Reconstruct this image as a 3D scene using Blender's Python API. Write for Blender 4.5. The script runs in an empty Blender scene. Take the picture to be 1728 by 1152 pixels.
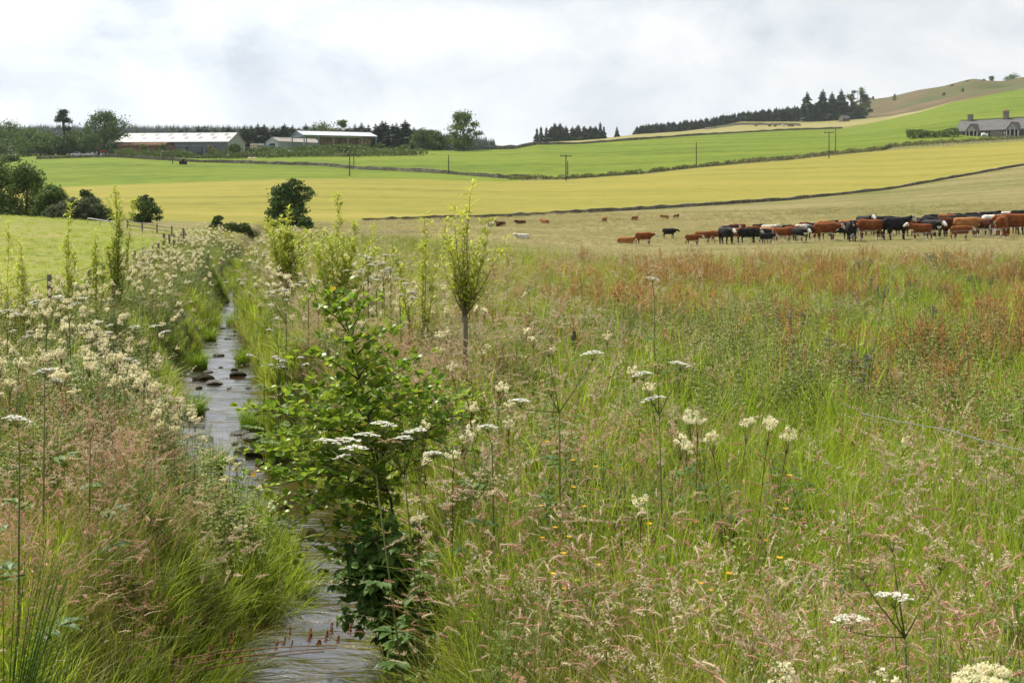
import bpy, bmesh, math, random
import numpy as np
from mathutils import Vector, Matrix
R = math.radians
random.seed(7); rng = np.random.default_rng(7)
SC = bpy.context.scene
C = SC.collection

# ------------------------------------------------------------------ camera, sky, sun, exposure
CAMZ, FPX, YH, CX = 3.7, 2000.0, 330.0, 864.0        # eye height, focal length and horizon row in photo pixels
cam = bpy.data.cameras.new("camera"); camo = bpy.data.objects.new("camera", cam); C.objects.link(camo)
cam.sensor_width = 36.0; cam.lens = 36.0 * FPX / 1728.0
cam.clip_start = 0.05; cam.clip_end = 9000
camo.location = (0, 0, CAMZ); camo.rotation_euler = (R(90), 0, 0)
cam.shift_y = -(576.0 - YH) / 1728.0                  # view camera: level, with the lens shifted down
cam.dof.use_dof = True; cam.dof.focus_distance = 9.0; cam.dof.aperture_fstop = 11.0
SC.camera = camo

SUN_EL, SUN_AZ = 54.0, -42.0                          # degrees; azimuth measured from the view direction, minus = left
w = bpy.data.worlds.new("World"); SC.world = w; w.use_nodes = True
nt = w.node_tree; nt.nodes.clear()
def N(t, typ, **k):
    n = t.nodes.new(typ)
    for a, b in k.items(): setattr(n, a, b)
    return n
out = N(nt, 'ShaderNodeOutputWorld'); bg = N(nt, 'ShaderNodeBackground'); bg2 = N(nt, 'ShaderNodeBackground')
sky = N(nt, 'ShaderNodeTexSky', sky_type='NISHITA', sun_disc=False)
sky.sun_elevation = R(SUN_EL); sky.sun_rotation = R(SUN_AZ)
sky.air_density = 1.0; sky.dust_density = 1.5
bg.inputs[1].default_value = 0.10
nt.links.new(sky.outputs[0], bg.inputs[0])
tc = N(nt, 'ShaderNodeTexCoord'); mp = N(nt, 'ShaderNodeMapping'); mp.inputs['Scale'].default_value = (2.6, 2.6, 5.2)
mp.inputs['Location'].default_value = (1.3, 0.4, 0.25)
nz = N(nt, 'ShaderNodeTexNoise'); nz.inputs['Scale'].default_value = 1.25; nz.inputs['Detail'].default_value = 7; nz.inputs['Roughness'].default_value = .55; nz.inputs['Distortion'].default_value = .35
mp2 = N(nt, 'ShaderNodeMapping'); mp2.inputs['Scale'].default_value = (6.5, 6.5, 11.0); mp2.inputs['Location'].default_value = (4.1, 2.2, .6)
nz2 = N(nt, 'ShaderNodeTexNoise'); nz2.inputs['Scale'].default_value = 1.1; nz2.inputs['Detail'].default_value = 8; nz2.inputs['Roughness'].default_value = .6; nz2.inputs['Distortion'].default_value = .6
nt.links.new(tc.outputs['Generated'], mp.inputs[0]); nt.links.new(mp.outputs[0], nz.inputs['Vector'])
nt.links.new(tc.outputs['Generated'], mp2.inputs[0]); nt.links.new(mp2.outputs[0], nz2.inputs['Vector'])
addn = N(nt, 'ShaderNodeMath', operation='ADD'); nt.links.new(nz.outputs[0], addn.inputs[0])
mul2 = N(nt, 'ShaderNodeMath', operation='MULTIPLY'); mul2.inputs[1].default_value = .35; nt.links.new(nz2.outputs[0], mul2.inputs[0]); nt.links.new(mul2.outputs[0], addn.inputs[1])
cr = N(nt, 'ShaderNodeValToRGB'); e = cr.color_ramp.elements
e[0].position = .60; e[0].color = (.56, .62, .70, 1)
e[1].position = .80; e[1].color = (.97, .98, 1.0, 1)
e2 = cr.color_ramp.elements.new(.69); e2.color = (.76, .81, .87, 1)
nt.links.new(addn.outputs[0], cr.inputs[0])
# sunlit cloud: brighter high up and round the sun, white low on the horizon
sep = N(nt, 'ShaderNodeSeparateXYZ'); nt.links.new(tc.outputs['Generated'], sep.inputs[0])
mr = N(nt, 'ShaderNodeMapRange'); mr.inputs[1].default_value = .15; mr.inputs[2].default_value = .5; mr.inputs[3].default_value = .58; mr.inputs[4].default_value = .48
nt.links.new(sep.outputs[2], mr.inputs[0])
hz = N(nt, 'ShaderNodeMapRange'); hz.inputs[1].default_value = .035; hz.inputs[2].default_value = .11; hz.inputs[3].default_value = .45; hz.inputs[4].default_value = 0.0
nt.links.new(sep.outputs[2], hz.inputs[0])
mxh = N(nt, 'ShaderNodeMixRGB'); mxh.inputs[2].default_value = (1.08, 1.08, 1.08, 1)
nt.links.new(hz.outputs[0], mxh.inputs[0]); nt.links.new(cr.outputs[0], mxh.inputs[1])
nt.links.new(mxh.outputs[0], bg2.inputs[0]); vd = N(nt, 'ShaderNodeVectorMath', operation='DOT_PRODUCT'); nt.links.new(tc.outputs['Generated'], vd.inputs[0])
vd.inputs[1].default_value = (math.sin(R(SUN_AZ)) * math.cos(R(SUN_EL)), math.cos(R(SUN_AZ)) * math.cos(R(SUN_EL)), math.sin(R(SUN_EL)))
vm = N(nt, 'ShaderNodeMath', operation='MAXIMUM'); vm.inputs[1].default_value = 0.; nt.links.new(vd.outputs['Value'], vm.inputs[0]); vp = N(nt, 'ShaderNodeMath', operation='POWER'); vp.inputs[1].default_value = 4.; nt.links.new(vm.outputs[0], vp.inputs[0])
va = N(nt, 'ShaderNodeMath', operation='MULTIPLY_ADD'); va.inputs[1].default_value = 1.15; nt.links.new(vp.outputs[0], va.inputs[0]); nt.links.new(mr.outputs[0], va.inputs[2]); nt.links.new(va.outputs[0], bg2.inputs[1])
ms = N(nt, 'ShaderNodeMixShader')
cov = N(nt, 'ShaderNodeMapRange'); cov.inputs[1].default_value = .40; cov.inputs[2].default_value = .62; cov.inputs[3].default_value = .72; cov.inputs[4].default_value = 1.0
nt.links.new(addn.outputs[0], cov.inputs[0]); nt.links.new(cov.outputs[0], ms.inputs[0])
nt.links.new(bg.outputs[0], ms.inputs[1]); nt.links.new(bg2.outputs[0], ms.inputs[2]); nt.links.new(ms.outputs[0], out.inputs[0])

sl = bpy.data.lights.new("sun", 'SUN'); sl.energy = 5.0; sl.angle = R(0.6); sl.color = (1, .93, .80)
so = bpy.data.objects.new("sun", sl); C.objects.link(so)
sdir = Vector((math.sin(R(SUN_AZ)) * math.cos(R(SUN_EL)), math.cos(R(SUN_AZ)) * math.cos(R(SUN_EL)), math.sin(R(SUN_EL))))
so.rotation_euler = sdir.to_track_quat('Z', 'Y').to_euler(); so.location = (-40, 20, 60)
SC.view_settings.view_transform = 'Standard'; SC.view_settings.look = 'None'
SC.view_settings.exposure = 0.62; SC.view_settings.gamma = 1.0
SC.cycles.max_bounces = 6; SC.cycles.diffuse_bounces = 3; SC.cycles.transmission_bounces = 3; SC.cycles.glossy_bounces = 3; SC.cycles.transparent_max_bounces = 4; SC.cycles.volume_bounces = 1

# ------------------------------------------------------------------ materials
MATS = {}
def newmat(name):
    m = bpy.data.materials.new(name); m.use_nodes = True; t = m.node_tree; t.nodes.clear()
    o = N(t, 'ShaderNodeOutputMaterial'); MATS[name] = m
    return m, t, o
def leafmat(name, a, b, tr=.35, rough=.6, spec=.25, isl=.7, tw=1.0):
    """leaf, blade or petal: colour between a and b, per leaf and per plant; lets some light through"""
    m, t, o = newmat(name)
    geo = N(t, 'ShaderNodeNewGeometry'); at = N(t, 'ShaderNodeAttribute', attribute_type='INSTANCER', attribute_name='tint'); oi = N(t, 'ShaderNodeObjectInfo')
    m1 = N(t, 'ShaderNodeMath', operation='MULTIPLY_ADD'); m1.inputs[1].default_value = isl; m1.inputs[2].default_value = -isl / 2 + .12
    t.links.new(geo.outputs['Random Per Island'], m1.inputs[0])
    m2 = N(t, 'ShaderNodeMath', operation='MULTIPLY_ADD'); m2.inputs[1].default_value = tw; t.links.new(at.outputs['Fac'], m2.inputs[0]); t.links.new(m1.outputs[0], m2.inputs[2])
    m3 = N(t, 'ShaderNodeMath', operation='MULTIPLY_ADD', use_clamp=True); m3.inputs[1].default_value = .38; t.links.new(oi.outputs['Random'], m3.inputs[0]); t.links.new(m2.outputs[0], m3.inputs[2])
    mx = N(t, 'ShaderNodeMixRGB'); mx.inputs[1].default_value = (*a, 1); mx.inputs[2].default_value = (*b, 1); t.links.new(m3.outputs[0], mx.inputs[0])
    p = N(t, 'ShaderNodeBsdfPrincipled'); p.inputs['Roughness'].default_value = rough; p.inputs['Specular IOR Level'].default_value = spec * .45
    t.links.new(mx.outputs[0], p.inputs['Base Color'])
    tl = N(t, 'ShaderNodeBsdfTranslucent'); t.links.new(mx.outputs[0], tl.inputs[0])
    s = N(t, 'ShaderNodeMixShader'); s.inputs[0].default_value = tr
    t.links.new(p.outputs[0], s.inputs[1]); t.links.new(tl.outputs[0], s.inputs[2]); t.links.new(s.outputs[0], o.inputs[0])
    return m
def rampmat(name, stops, scale=(1, 1, 1), ns=1.0, detail=6, rough=.9, bump=0., bscale=None, spec=.04, ns2=None, mix2=.35, obj=False, metal=0.):
    """solid surface: colour ramp over noise in world or object space, optional second noise and bump"""
    m, t, o = newmat(name)
    if obj:
        tcn = N(t, 'ShaderNodeTexCoord'); src = tcn.outputs['Object']
    else:
        g = N(t, 'ShaderNodeNewGeometry'); src = g.outputs['Position']
    mpp = N(t, 'ShaderNodeMapping'); mpp.inputs['Scale'].default_value = scale; t.links.new(src, mpp.inputs[0])
    n1 = N(t, 'ShaderNodeTexNoise'); n1.inputs['Scale'].default_value = ns; n1.inputs['Detail'].default_value = detail; n1.inputs['Roughness'].default_value = .6; t.links.new(mpp.outputs[0], n1.inputs['Vector'])
    fac = n1.outputs[0]
    if ns2:
        n2 = N(t, 'ShaderNodeTexNoise'); n2.inputs['Scale'].default_value = ns2; n2.inputs['Detail'].default_value = 4; t.links.new(src, n2.inputs['Vector'])
        mm = N(t, 'ShaderNodeMixRGB'); mm.inputs[0].default_value = mix2; t.links.new(n1.outputs[0], mm.inputs[1]); t.links.new(n2.outputs[0], mm.inputs[2]); fac = mm.outputs[0]
    r = N(t, 'ShaderNodeValToRGB'); el = r.color_ramp.elements
    while len(el) < len(stops): el.new(.5)
    for k, (pos, col) in enumerate(stops): el[k].position = .5 + (pos - .5) * .6; el[k].color = (*col, 1)
    t.links.new(fac, r.inputs[0])
    p = N(t, 'ShaderNodeBsdfPrincipled'); p.inputs['Roughness'].default_value = rough; p.inputs['Specular IOR Level'].default_value = spec; p.inputs['Metallic'].default_value = metal
    t.links.new(r.outputs[0], p.inputs['Base Color'])
    if bump:
        nb = N(t, 'ShaderNodeTexNoise'); nb.inputs['Scale'].default_value = bscale or ns * 4; nb.inputs['Detail'].default_value = 5; t.links.new(src, nb.inputs['Vector'])
        bn = N(t, 'ShaderNodeBump'); bn.inputs['Strength'].default_value = bump; bn.inputs['Distance'].default_value = .3; t.links.new(nb.outputs[0], bn.inputs['Height']); t.links.new(bn.outputs[0], p.inputs['Normal'])
    t.links.new(p.outputs[0], o.inputs[0])
    return m
def plain(name, a, rough=.7, var=.25, ns=3.0, spec=.3, metal=0.):
    lo = tuple(c * (1 - var) for c in a); hi = tuple(min(1, c * (1 + var)) for c in a)
    return rampmat(name, [(.3, lo), (.7, hi)], ns=ns, rough=rough, spec=spec, obj=True, metal=metal)

# ------------------------------------------------------------------ mesh builder
class MB:
    def __init__(s): s.v = []; s.f = []; s.m = []
    def add(s, vs, fs, mat=0):
        b = len(s.v); s.v.extend([tuple(p) for p in vs]); s.f.extend([tuple(b + i for i in f) for f in fs]); s.m.extend([mat] * len(fs))
    def strip(s, pts, wid, side, mat=0):
        side = np.asarray(side, float); vs = []
        for p, ww in zip(pts, wid):
            p = np.asarray(p, float); vs += [p - side * ww / 2, p + side * ww / 2]
        s.add(vs, [(2 * i, 2 * i + 1, 2 * i + 3, 2 * i + 2) for i in range(len(pts) - 1)], mat)
    def tube(s, pts, rad, n=6, mat=0, cap=True):
        vs = []; pts = [np.asarray(p, float) for p in pts]
        for i, p in enumerate(pts):
            d = pts[min(i + 1, len(pts) - 1)] - pts[max(i - 1, 0)]; d = d / (np.linalg.norm(d) + 1e-9)
            a = np.cross(d, (0, 0, 1.)) if abs(d[2]) < .95 else np.cross(d, (1., 0, 0)); a /= np.linalg.norm(a) + 1e-9; b = np.cross(d, a)
            for k in range(n):
                q = 2 * math.pi * k / n; vs.append(p + (a * math.cos(q) + b * math.sin(q)) * rad[i])
        fs = [(i * n + k, i * n + (k + 1) % n, (i + 1) * n + (k + 1) % n, (i + 1) * n + k) for i in range(len(pts) - 1) for k in range(n)]
        if cap: fs += [tuple(range(n))[::-1], tuple((len(pts) - 1) * n + k for k in range(n))]
        s.add(vs, fs, mat)
    def box(s, x0, x1, y0, y1, z0, z1, mat=0):
        s.add([(x0, y0, z0), (x1, y0, z0), (x1, y1, z0), (x0, y1, z0), (x0, y0, z1), (x1, y0, z1), (x1, y1, z1), (x0, y1, z1)],
              [(0, 3, 2, 1), (4, 5, 6, 7), (0, 1, 5, 4), (1, 2, 6, 5), (2, 3, 7, 6), (3, 0, 4, 7)], mat)
    def leaf(s, p, d, nrm, L, W, mat=0, fold=.25, tip=.0, droop=0.):
        """pointed leaf of four quads/tris, folded on its midrib"""
        p = np.asarray(p, float); d = np.asarray(d, float); d = d / (np.linalg.norm(d) + 1e-9)
        nrm = np.asarray(nrm, float); sd = np.cross(d, nrm); sd /= np.linalg.norm(sd) + 1e-9; up = np.cross(sd, d)
        a = p; m1 = p + d * L * .38; m2 = p + d * L * .75 - up * droop * L * .4; t = p + d * L - up * droop * L
        l1 = m1 - sd * W / 2 + up * W * fold; r1 = m1 + sd * W / 2 + up * W * fold
        l2 = m2 - sd * W * .36 + up * W * fold * .6; r2 = m2 + sd * W * .36 + up * W * fold * .6
        s.add([a, m1, m2, t, l1, l2, r1, r2], [(0, 1, 4), (1, 2, 5, 4), (2, 3, 5), (0, 6, 1), (1, 6, 7, 2), (2, 7, 3)], mat)
    def quad(s, c, a, b, mat=0):
        c = np.asarray(c, float); s.add([c - a - b, c + a - b, c + a + b, c - a + b], [(0, 1, 2, 3)], mat)
    def mesh(s, name, mats, smooth=False):
        me = bpy.data.meshes.new(name); me.from_pydata(s.v, [], s.f)
        for m in mats: me.materials.append(m)
        me.polygons.foreach_set('material_index', s.m)
        if smooth: me.polygons.foreach_set('use_smooth', [True] * len(s.f))
        me.update(); return me
def link(name, data, loc=(0, 0, 0), parent=None, rz=0., sc=1.):
    o = bpy.data.objects.new(name, data); C.objects.link(o); o.location = loc; o.rotation_euler = (0, 0, rz); o.scale = (sc,) * 3 if not isinstance(sc, tuple) else sc
    if parent: o.parent = parent
    return o
def obj(name, mb, mats, loc=(0, 0, 0), parent=None, smooth=False, rz=0., sc=1.):
    return link(name, mb.mesh(name, mats if isinstance(mats, (list, tuple)) else [mats], smooth), loc, parent, rz, sc)
def tag(o, label=None, cat=None, group=None, kind=None):
    if label: o['label'] = label
    if cat: o['category'] = cat
    if group: o['group'] = group
    if kind: o['kind'] = kind
    return o
def thing(name, label, cat, loc, rz=0., group=None):
    return tag(link(name, None, loc, None, rz), label, cat, group)
def copy_tree(o, loc=None, rz=None, sc=None, parent=None):
    c = o.copy(); C.objects.link(c); c.parent = parent
    if loc is not None: c.location = loc
    if rz is not None: c.rotation_euler = (0, 0, rz)
    if sc is not None: c.scale = (sc,) * 3
    for ch in o.children: copy_tree(ch, parent=c)
    return c
def rv(s=1.):
    v = rng.normal(size=3); return v / np.linalg.norm(v) * s
def U(a, b): return random.uniform(a, b)

# ------------------------------------------------------------------ the lie of the land
_tab = rng.random((64, 64, 8))
def vn(x, y, k=0, s=1.):
    x = np.asarray(x, float) / s + 31.7 * (k + 1); y = np.asarray(y, float) / s + 17.3 * (k + 1)
    xi = np.floor(x).astype(int); yi = np.floor(y).astype(int); fx = x - xi; fy = y - yi
    fx = fx * fx * (3 - 2 * fx); fy = fy * fy * (3 - 2 * fy); T = _tab[:, :, k % 8]
    g = lambda a, b: T[a % 64, b % 64]
    return (g(xi, yi) * (1 - fx) + g(xi + 1, yi) * fx) * (1 - fy) + (g(xi, yi + 1) * (1 - fx) + g(xi + 1, yi + 1) * fx) * fy
def sm(a, b, x):
    t = np.clip((np.asarray(x, float) - a) / (b - a), 0, 1); return t * t * (3 - 2 * t)
STY = [-20, 0, 5, 8, 9.25, 10.2, 11, 12, 13, 14.5, 16.4, 19, 23, 27.4, 31, 37, 46, 60, 90, 140]
STX = [.5, -.2, -1.05, -1.42, -1.56, -1.58, -1.40, -1.62, -2.12, -2.98, -3.82, -4.62, -5.55, -6.62, -7.45, -8.8, -10.75, -13.4, -19, -28]
STW = [.75, .75, .75, .80, .84, .80, .60, .60, .66, .70, .72, .72, .72, .64, .50, .27, .16, .13, .1, .1]
def stx(y): y = np.asarray(y, float); return np.interp(y, STY, STX) + sm(12, 15, y) * (.14 * np.sin(y * .95) + .10 * np.sin(y * 2.3 + 1.))
def sthw(y): y = np.asarray(y, float); return np.interp(y, STY, STW) * (.78 + .44 * vn(y, y * 0, 6, 1.7))
def sdist(x, y):                                       # signed distance from the water's edge (minus: in the water)
    return np.abs(np.asarray(x) - stx(y)) * .97 - sthw(y)
def tb(*a): return np.array(a[0::2], float), np.array(a[1::2], float)
LY = [tb(-500, 368, 0, 370, 200, 370, 400, 377, 600, 375, 850, 367, 1090, 353.6, 1330, 338, 1500, 320, 1728, 279, 2300, 200),
      tb(-500, 318, 0, 318, 120, 315, 270, 309, 480, 302, 590, 301, 700, 302, 790, 305, 850, 306, 955, 303.6, 1090, 294, 1175, 284, 1250, 277, 1330, 271, 1400, 263, 1550, 249, 1728, 238, 2300, 205),
      tb(-500, 283, 0, 281, 60, 269, 110, 267, 180, 265, 200, 265.5, 270, 270, 340, 274, 400, 275.5, 480, 278, 540, 279.5, 600, 285.5, 680, 289, 750, 293, 850, 301, 955, 301, 1090, 291, 1175, 282, 1250, 275, 1330, 269, 1400, 260, 1550, 245, 1728, 230, 2300, 195),
      tb(-500, 262, 0, 262, 200, 260, 400, 260, 480, 257, 690, 253, 770, 254.5, 850, 252, 870, 251, 905, 244, 980, 243, 1100, 234, 1200, 227, 1330, 220, 1420, 217, 1460, 210, 1500, 202, 1550, 190, 1600, 175, 1700, 154, 1728, 150, 2300, 60),
      tb(-500, 264, 690, 256, 850, 254, 890, 248, 905, 241, 980, 237, 1020, 233.5, 1072, 227, 1150, 222, 1200, 216, 1250, 205.5, 1330, 205, 1370, 205, 1420, 202, 1460, 200, 1500, 198, 1550, 188, 1600, 174, 1728, 149, 2300, 58),
      tb(-500, 228, 0, 227, 100, 225, 400, 227, 700, 238, 835, 251, 860, 257, 905, 250, 1200, 225, 1330, 213, 1370, 206, 1380, 204, 1400, 197, 1430, 181, 1470, 168, 1500, 164, 1550, 152, 1590, 146, 1620, 138, 1636, 134, 1645, 133, 1665, 136, 1690, 139, 1728, 132, 1800, 128, 2300, 140)]
LD = [tb(-500, 120, 400, 118, 600, 122, 850, 130, 1090, 145, 1330, 165, 1500, 185, 1728, 220, 2300, 270),
      tb(-500, 215, 480, 215, 700, 220, 850, 225, 955, 230, 1090, 245, 1330, 280, 1550, 320, 1728, 345, 2300, 390),
      tb(-500, 330, 200, 330, 400, 315, 600, 280, 750, 250, 850, 235, 955, 238, 1090, 253, 1330, 290, 1550, 342, 1728, 390, 2300, 440),
      tb(-500, 430, 690, 425, 850, 430, 980, 480, 1100, 520, 1330, 600, 1500, 680, 1600, 720, 1728, 760, 2300, 820),
      tb(-500, 700, 850, 700, 980, 760, 1100, 860, 1330, 900, 2300, 950),
      tb(-500, 1600, 860, 1600, 905, 1300, 1330, 1250, 2300, 1250)]
K0Z = tb(-500, 1.0, 850, 1.0, 1000, .78, 1100, .62, 1300, .75, 1500, .98, 1728, 1.1, 2300, 1.6)
def hump(x, y): return 1.55 * np.exp(-((x + 38) / 11.5) ** 2 - ((y - 74) / 22) ** 2)
def H(x, y):
    """ground height anywhere"""
    x = np.asarray(x, float); y = np.asarray(y, float); x, y = np.broadcast_arrays(x, y)
    yy = np.maximum(y, 1.); px = np.clip(CX + FPX * x / yy, -500, 2300)
    pxn = np.clip(CX + FPX * x / np.maximum(y, 70.), -500, 2300)
    z = np.interp(pxn, *K0Z) * sm(30, 70, y) + 1.0 * (1 - sm(30, 70, y))
    z = z + (vn(x, y, 0, 3.1) - .5) * .16 * (1 - sm(45, 75, y)) + (vn(x, y, 1, 11.) - .5) * .25 * (1 - sm(60, 110, y))
    z = z + .45 * sm(6.5, 2.2, y) * sm(-1.2, .6, x) - .3 * sm(-1.5, -3.5, x) * sm(11, 7, y)
    kd = [np.full(x.shape, 70.)] + [np.interp(px, *d) for d in LD] + [np.full(x.shape, 3600.)]
    kz = [z]
    for ly, d in zip(LY, kd[1:7]): kz.append(CAMZ + (YH - np.interp(px, *ly)) / FPX * d)
    kz.append(kz[-1] - 60.)
    zf = z.copy()
    for i in range(7):
        m = (y > kd[i]) if i == 6 else ((y > kd[i]) & (y <= kd[i + 1]))
        t = (y - kd[i]) / (kd[i + 1] - kd[i]); s = t if i else t * t * (1.6 - .6 * t)
        zf = np.where(m, kz[i] + (kz[i + 1] - kz[i]) * s, zf)
    zf = zf + hump(x, y)
    rough = sm(.93, 1., np.where(y > 800, 1, 0)) * (vn(x, y, 2, 60.) - .5) * 8 * sm(880, 950, y) * sm(1250, 1150, y)
    zf = zf + rough
    s = sdist(x, y); left = x < stx(y)
    wd = np.where(left, .75 + 1.1 * sm(9.6, 11., y) * sm(24, 16, y), .5) + .4 * sm(40, 60, y)
    t = sm(-.12, 1, s / wd)
    return np.where(y < 120, -.22 + (zf + .22) * t, zf) if True else zf
def Hs(x, y): return float(H(x, y))
def at(px, D):
    x = (px - CX) / FPX * D; return (x, D, Hs(x, D))
def pt(px, py, D): return np.array(((px - CX) / FPX * D, D, CAMZ + (YH - py) / FPX * D))

def gridmesh(name, X, Y, Z, mats, midx=None):
    nr, nc = X.shape; me = bpy.data.meshes.new(name)
    v = np.stack([X, Y, Z], -1).reshape(-1, 3); i = np.arange(nr * nc).reshape(nr, nc)
    f = np.stack([i[:-1, :-1], i[:-1, 1:], i[1:, 1:], i[1:, :-1]], -1).reshape(-1, 4)
    me.vertices.add(len(v)); me.vertices.foreach_set('co', v.ravel().astype(np.float32))
    me.loops.add(f.size); me.loops.foreach_set('vertex_index', f.ravel().astype(np.int32))
    me.polygons.add(len(f)); me.polygons.foreach_set('loop_start', (np.arange(len(f)) * 4).astype(np.int32)); me.polygons.foreach_set('loop_total', np.full(len(f), 4, np.int32))
    for m in mats: me.materials.append(m)
    if midx is not None: me.polygons.foreach_set('material_index', midx.ravel().astype(np.int32))
    me.polygons.foreach_set('use_smooth', np.ones(len(f), bool)); me.update(calc_edges=True); me.validate()
    return link(name, me)

M_SOIL = rampmat('meadow_soil', [(.3, (.05, .06, .018)), (.6, (.10, .11, .03)), (.8, (.16, .13, .06))], ns=1.2, ns2=9, bump=.5)
M_PAST = rampmat('pasture_turf', [(.20, (.075, .088, .024)), (.40, (.125, .122, .040)), (.52, (.165, .145, .060)), (.64, (.20, .17, .08)), (.82, (.15, .115, .055))], scale=(.04, .13, .1), ns=1.0, detail=11, ns2=1.1, mix2=.3, bump=.7, bscale=.9)
M_LEFT = rampmat('left_pasture_turf', [(.3, (0.1292, 0.1551, 0.0270)), (.55, (0.1904, 0.1914, 0.0495)), (.8, (0.2312, 0.1980, 0.0810))], scale=(.12, .2, .1), ns=1.0, detail=9, ns2=1.6, mix2=.4, bump=.6, bscale=1.2)
M_CROP = rampmat('ripening_barley', [(.16, (.105, .112, .022)), (.34, (.165, .157, .030)), (.50, (.198, .180, .036)), (.66, (.222, .195, .043)), (.84, (.246, .208, .060))], scale=(.014, .12, .1), ns=1.0, detail=12, ns2=.35, mix2=.3, bump=.6, bscale=1.5)
M_GREEN = rampmat('green_sward', [(.22, (.050, .080, .010)), (.42, (.090, .128, .013)), (.58, (.115, .152, .017)), (.8, (.150, .172, .028))], scale=(.012, .05, .05), ns=1.0, detail=11, ns2=.22, mix2=.4, bump=.7, bscale=.8)
M_VERGE = rampmat('rough_verge', [(.3, (0.0700, 0.0840, 0.0240)), (.5, (0.1330, 0.1260, 0.0520)), (.75, (0.1750, 0.1400, 0.0880))], ns=.13, detail=8, ns2=.8, mix2=.4, bump=.8, bscale=.7)
M_UPPER = rampmat('upland_grass', [(.3, (0.1428, 0.1496, 0.0450)), (.5, (0.2040, 0.1802, 0.0675)), (.72, (0.2448, 0.2108, 0.1170))], scale=(.008, .02, .02), ns=1.0, detail=8, ns2=.1, mix2=.3, bump=.5, bscale=.4)
M_HILL = rampmat('hill_heath', [(.22, (.035, .055, .016)), (.40, (.070, .082, .028)), (.52, (.095, .076, .037)), (.64, (.112, .080, .046)), (.82, (.145, .11, .064))], scale=(.008, .018, .03), ns=1.0, detail=12, ns2=.06, mix2=.4, bump=1., bscale=.12)
# near ground, finely meshed round the stream
gx = np.concatenate([np.arange(-50, -15, .7), np.arange(-15, 6, .14), np.arange(6, 52, .7)])
gy = np.concatenate([np.arange(-22, 2, .6), np.arange(2, 34, .16), np.arange(34, 70.3, .45)])
GX, GY = np.meshgrid(gx, gy); GZ = H(GX, GY)
FENY = [-20, 14, 20, 24, 29, 40, 49, 56, 62]; FENX = [-5.5, -7.6, -8.7, -9.3, -10.15, -12.1, -13.8, -15.4, -17.5]
cxm = (GX[:-1, :-1] + GX[1:, 1:]) / 2; cym = (GY[:-1, :-1] + GY[1:, 1:]) / 2
def edgeY(x): return np.interp(x, [-12, -6, 0, 4, 30], [66, 58, 44, 39.5, 39])     # where the tall herbage gives way to pasture
mi = np.where(cxm < np.interp(cym, FENY, FENX), 2, np.where((cym > edgeY(cxm)) & (sdist(cxm, cym) > 2.5), 1, 0))
g = gridmesh('ground', GX, GY, GZ, [M_SOIL, M_PAST, M_LEFT], mi); tag(g, kind='structure')
# far land: columns run away from the eye, rows follow the field edges so that every field is its own sheet
pxs = np.arange(-500, 2301, 7.0)
def sheet(name, d0, d1, n, mats, mfun=None, e0=0., e1=0., dz=0.):
    t = np.linspace(0, 1, n)[:, None]; D = d0[None, :] * (1 - t) + d1[None, :] * t
    D = D + e0 * (t == 0) + e1 * (t == 1)
    X = (pxs[None, :] - CX) / FPX * D; Z = H(X, D) + dz * (t == 0)
    m = None
    if mfun is not None: m = mfun((pxs[:-1] + pxs[1:]) / 2, (D[:-1, :-1] + D[1:, 1:]) / 2)
    return tag(gridmesh(name, X, D, Z, mats, m), kind='structure')
Dk = [np.interp(pxs, *d) for d in LD]; one = np.ones_like(pxs)
def mleft(px, D):
    x = (px[None, :] - CX) / FPX * D
    return np.where((x < np.interp(D, [60, 68, 85, 90], [-17, -22, -29, -60])) & (D < 88), 1, 0)
sheet('pasture', one * 69.6, Dk[0], 60, [M_PAST, M_LEFT], mleft, dz=-.04)
sheet('crop_field', Dk[0], Dk[1], 50, [M_CROP])
sheet('lower_field', Dk[1], Dk[2], 30, [M_GREEN, M_VERGE], lambda px, D: np.broadcast_to(np.where(px > 880, 1, 0), D.shape))
sheet('upper_field', Dk[2], Dk[3], 50, [M_GREEN])
sheet('upland', Dk[3], Dk[4], 30, [M_UPPER])
M_WOODF = rampmat('wood_floor', [(.3, (.015, .025, .014)), (.7, (.035, .05, .026))], ns=.1)
sheet('hill', Dk[4], Dk[5], 60, [M_HILL, M_WOODF], lambda px, D: np.broadcast_to(np.where(px < 880, 1, 0), D.shape))
sheet('far_hill', Dk[5], one * 3600, 20, [M_HILL])

# stream
m, t, o = newmat('stream_water')
p = N(t, 'ShaderNodeBsdfPrincipled'); p.inputs['Roughness'].default_value = .04; p.inputs['IOR'].default_value = 1.95; p.inputs['Specular IOR Level'].default_value = .75
geo = N(t, 'ShaderNodeNewGeometry'); mpw = N(t, 'ShaderNodeMapping'); mpw.inputs['Scale'].default_value = (2.2, 5.2, 1); mpw.inputs['Rotation'].default_value = (0, 0, R(-14)); t.links.new(geo.outputs['Position'], mpw.inputs[0])
n1 = N(t, 'ShaderNodeTexNoise'); n1.inputs['Scale'].default_value = 1.0; n1.inputs['Detail'].default_value = 4; n1.inputs['Distortion'].default_value = 1.4; t.links.new(mpw.outputs[0], n1.inputs['Vector'])
n2 = N(t, 'ShaderNodeTexNoise'); n2.inputs['Scale'].default_value = 1.1; n2.inputs['Detail'].default_value = 4; t.links.new(geo.outputs['Position'], n2.inputs['Vector'])
rr = N(t, 'ShaderNodeValToRGB'); rr.color_ramp.elements[0].color = (.012, .009, .004, 1); rr.color_ramp.elements[1].color = (.05, .034, .012, 1); rr.color_ramp.elements[0].position = .35; rr.color_ramp.elements[1].position = .7; t.links.new(n2.outputs[0], rr.inputs[0]); t.links.new(rr.outputs[0], p.inputs['Base Color'])
bn = N(t, 'ShaderNodeBump'); bn.inputs['Strength'].default_value = 1.; bn.inputs['Distance'].default_value = .04
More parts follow.
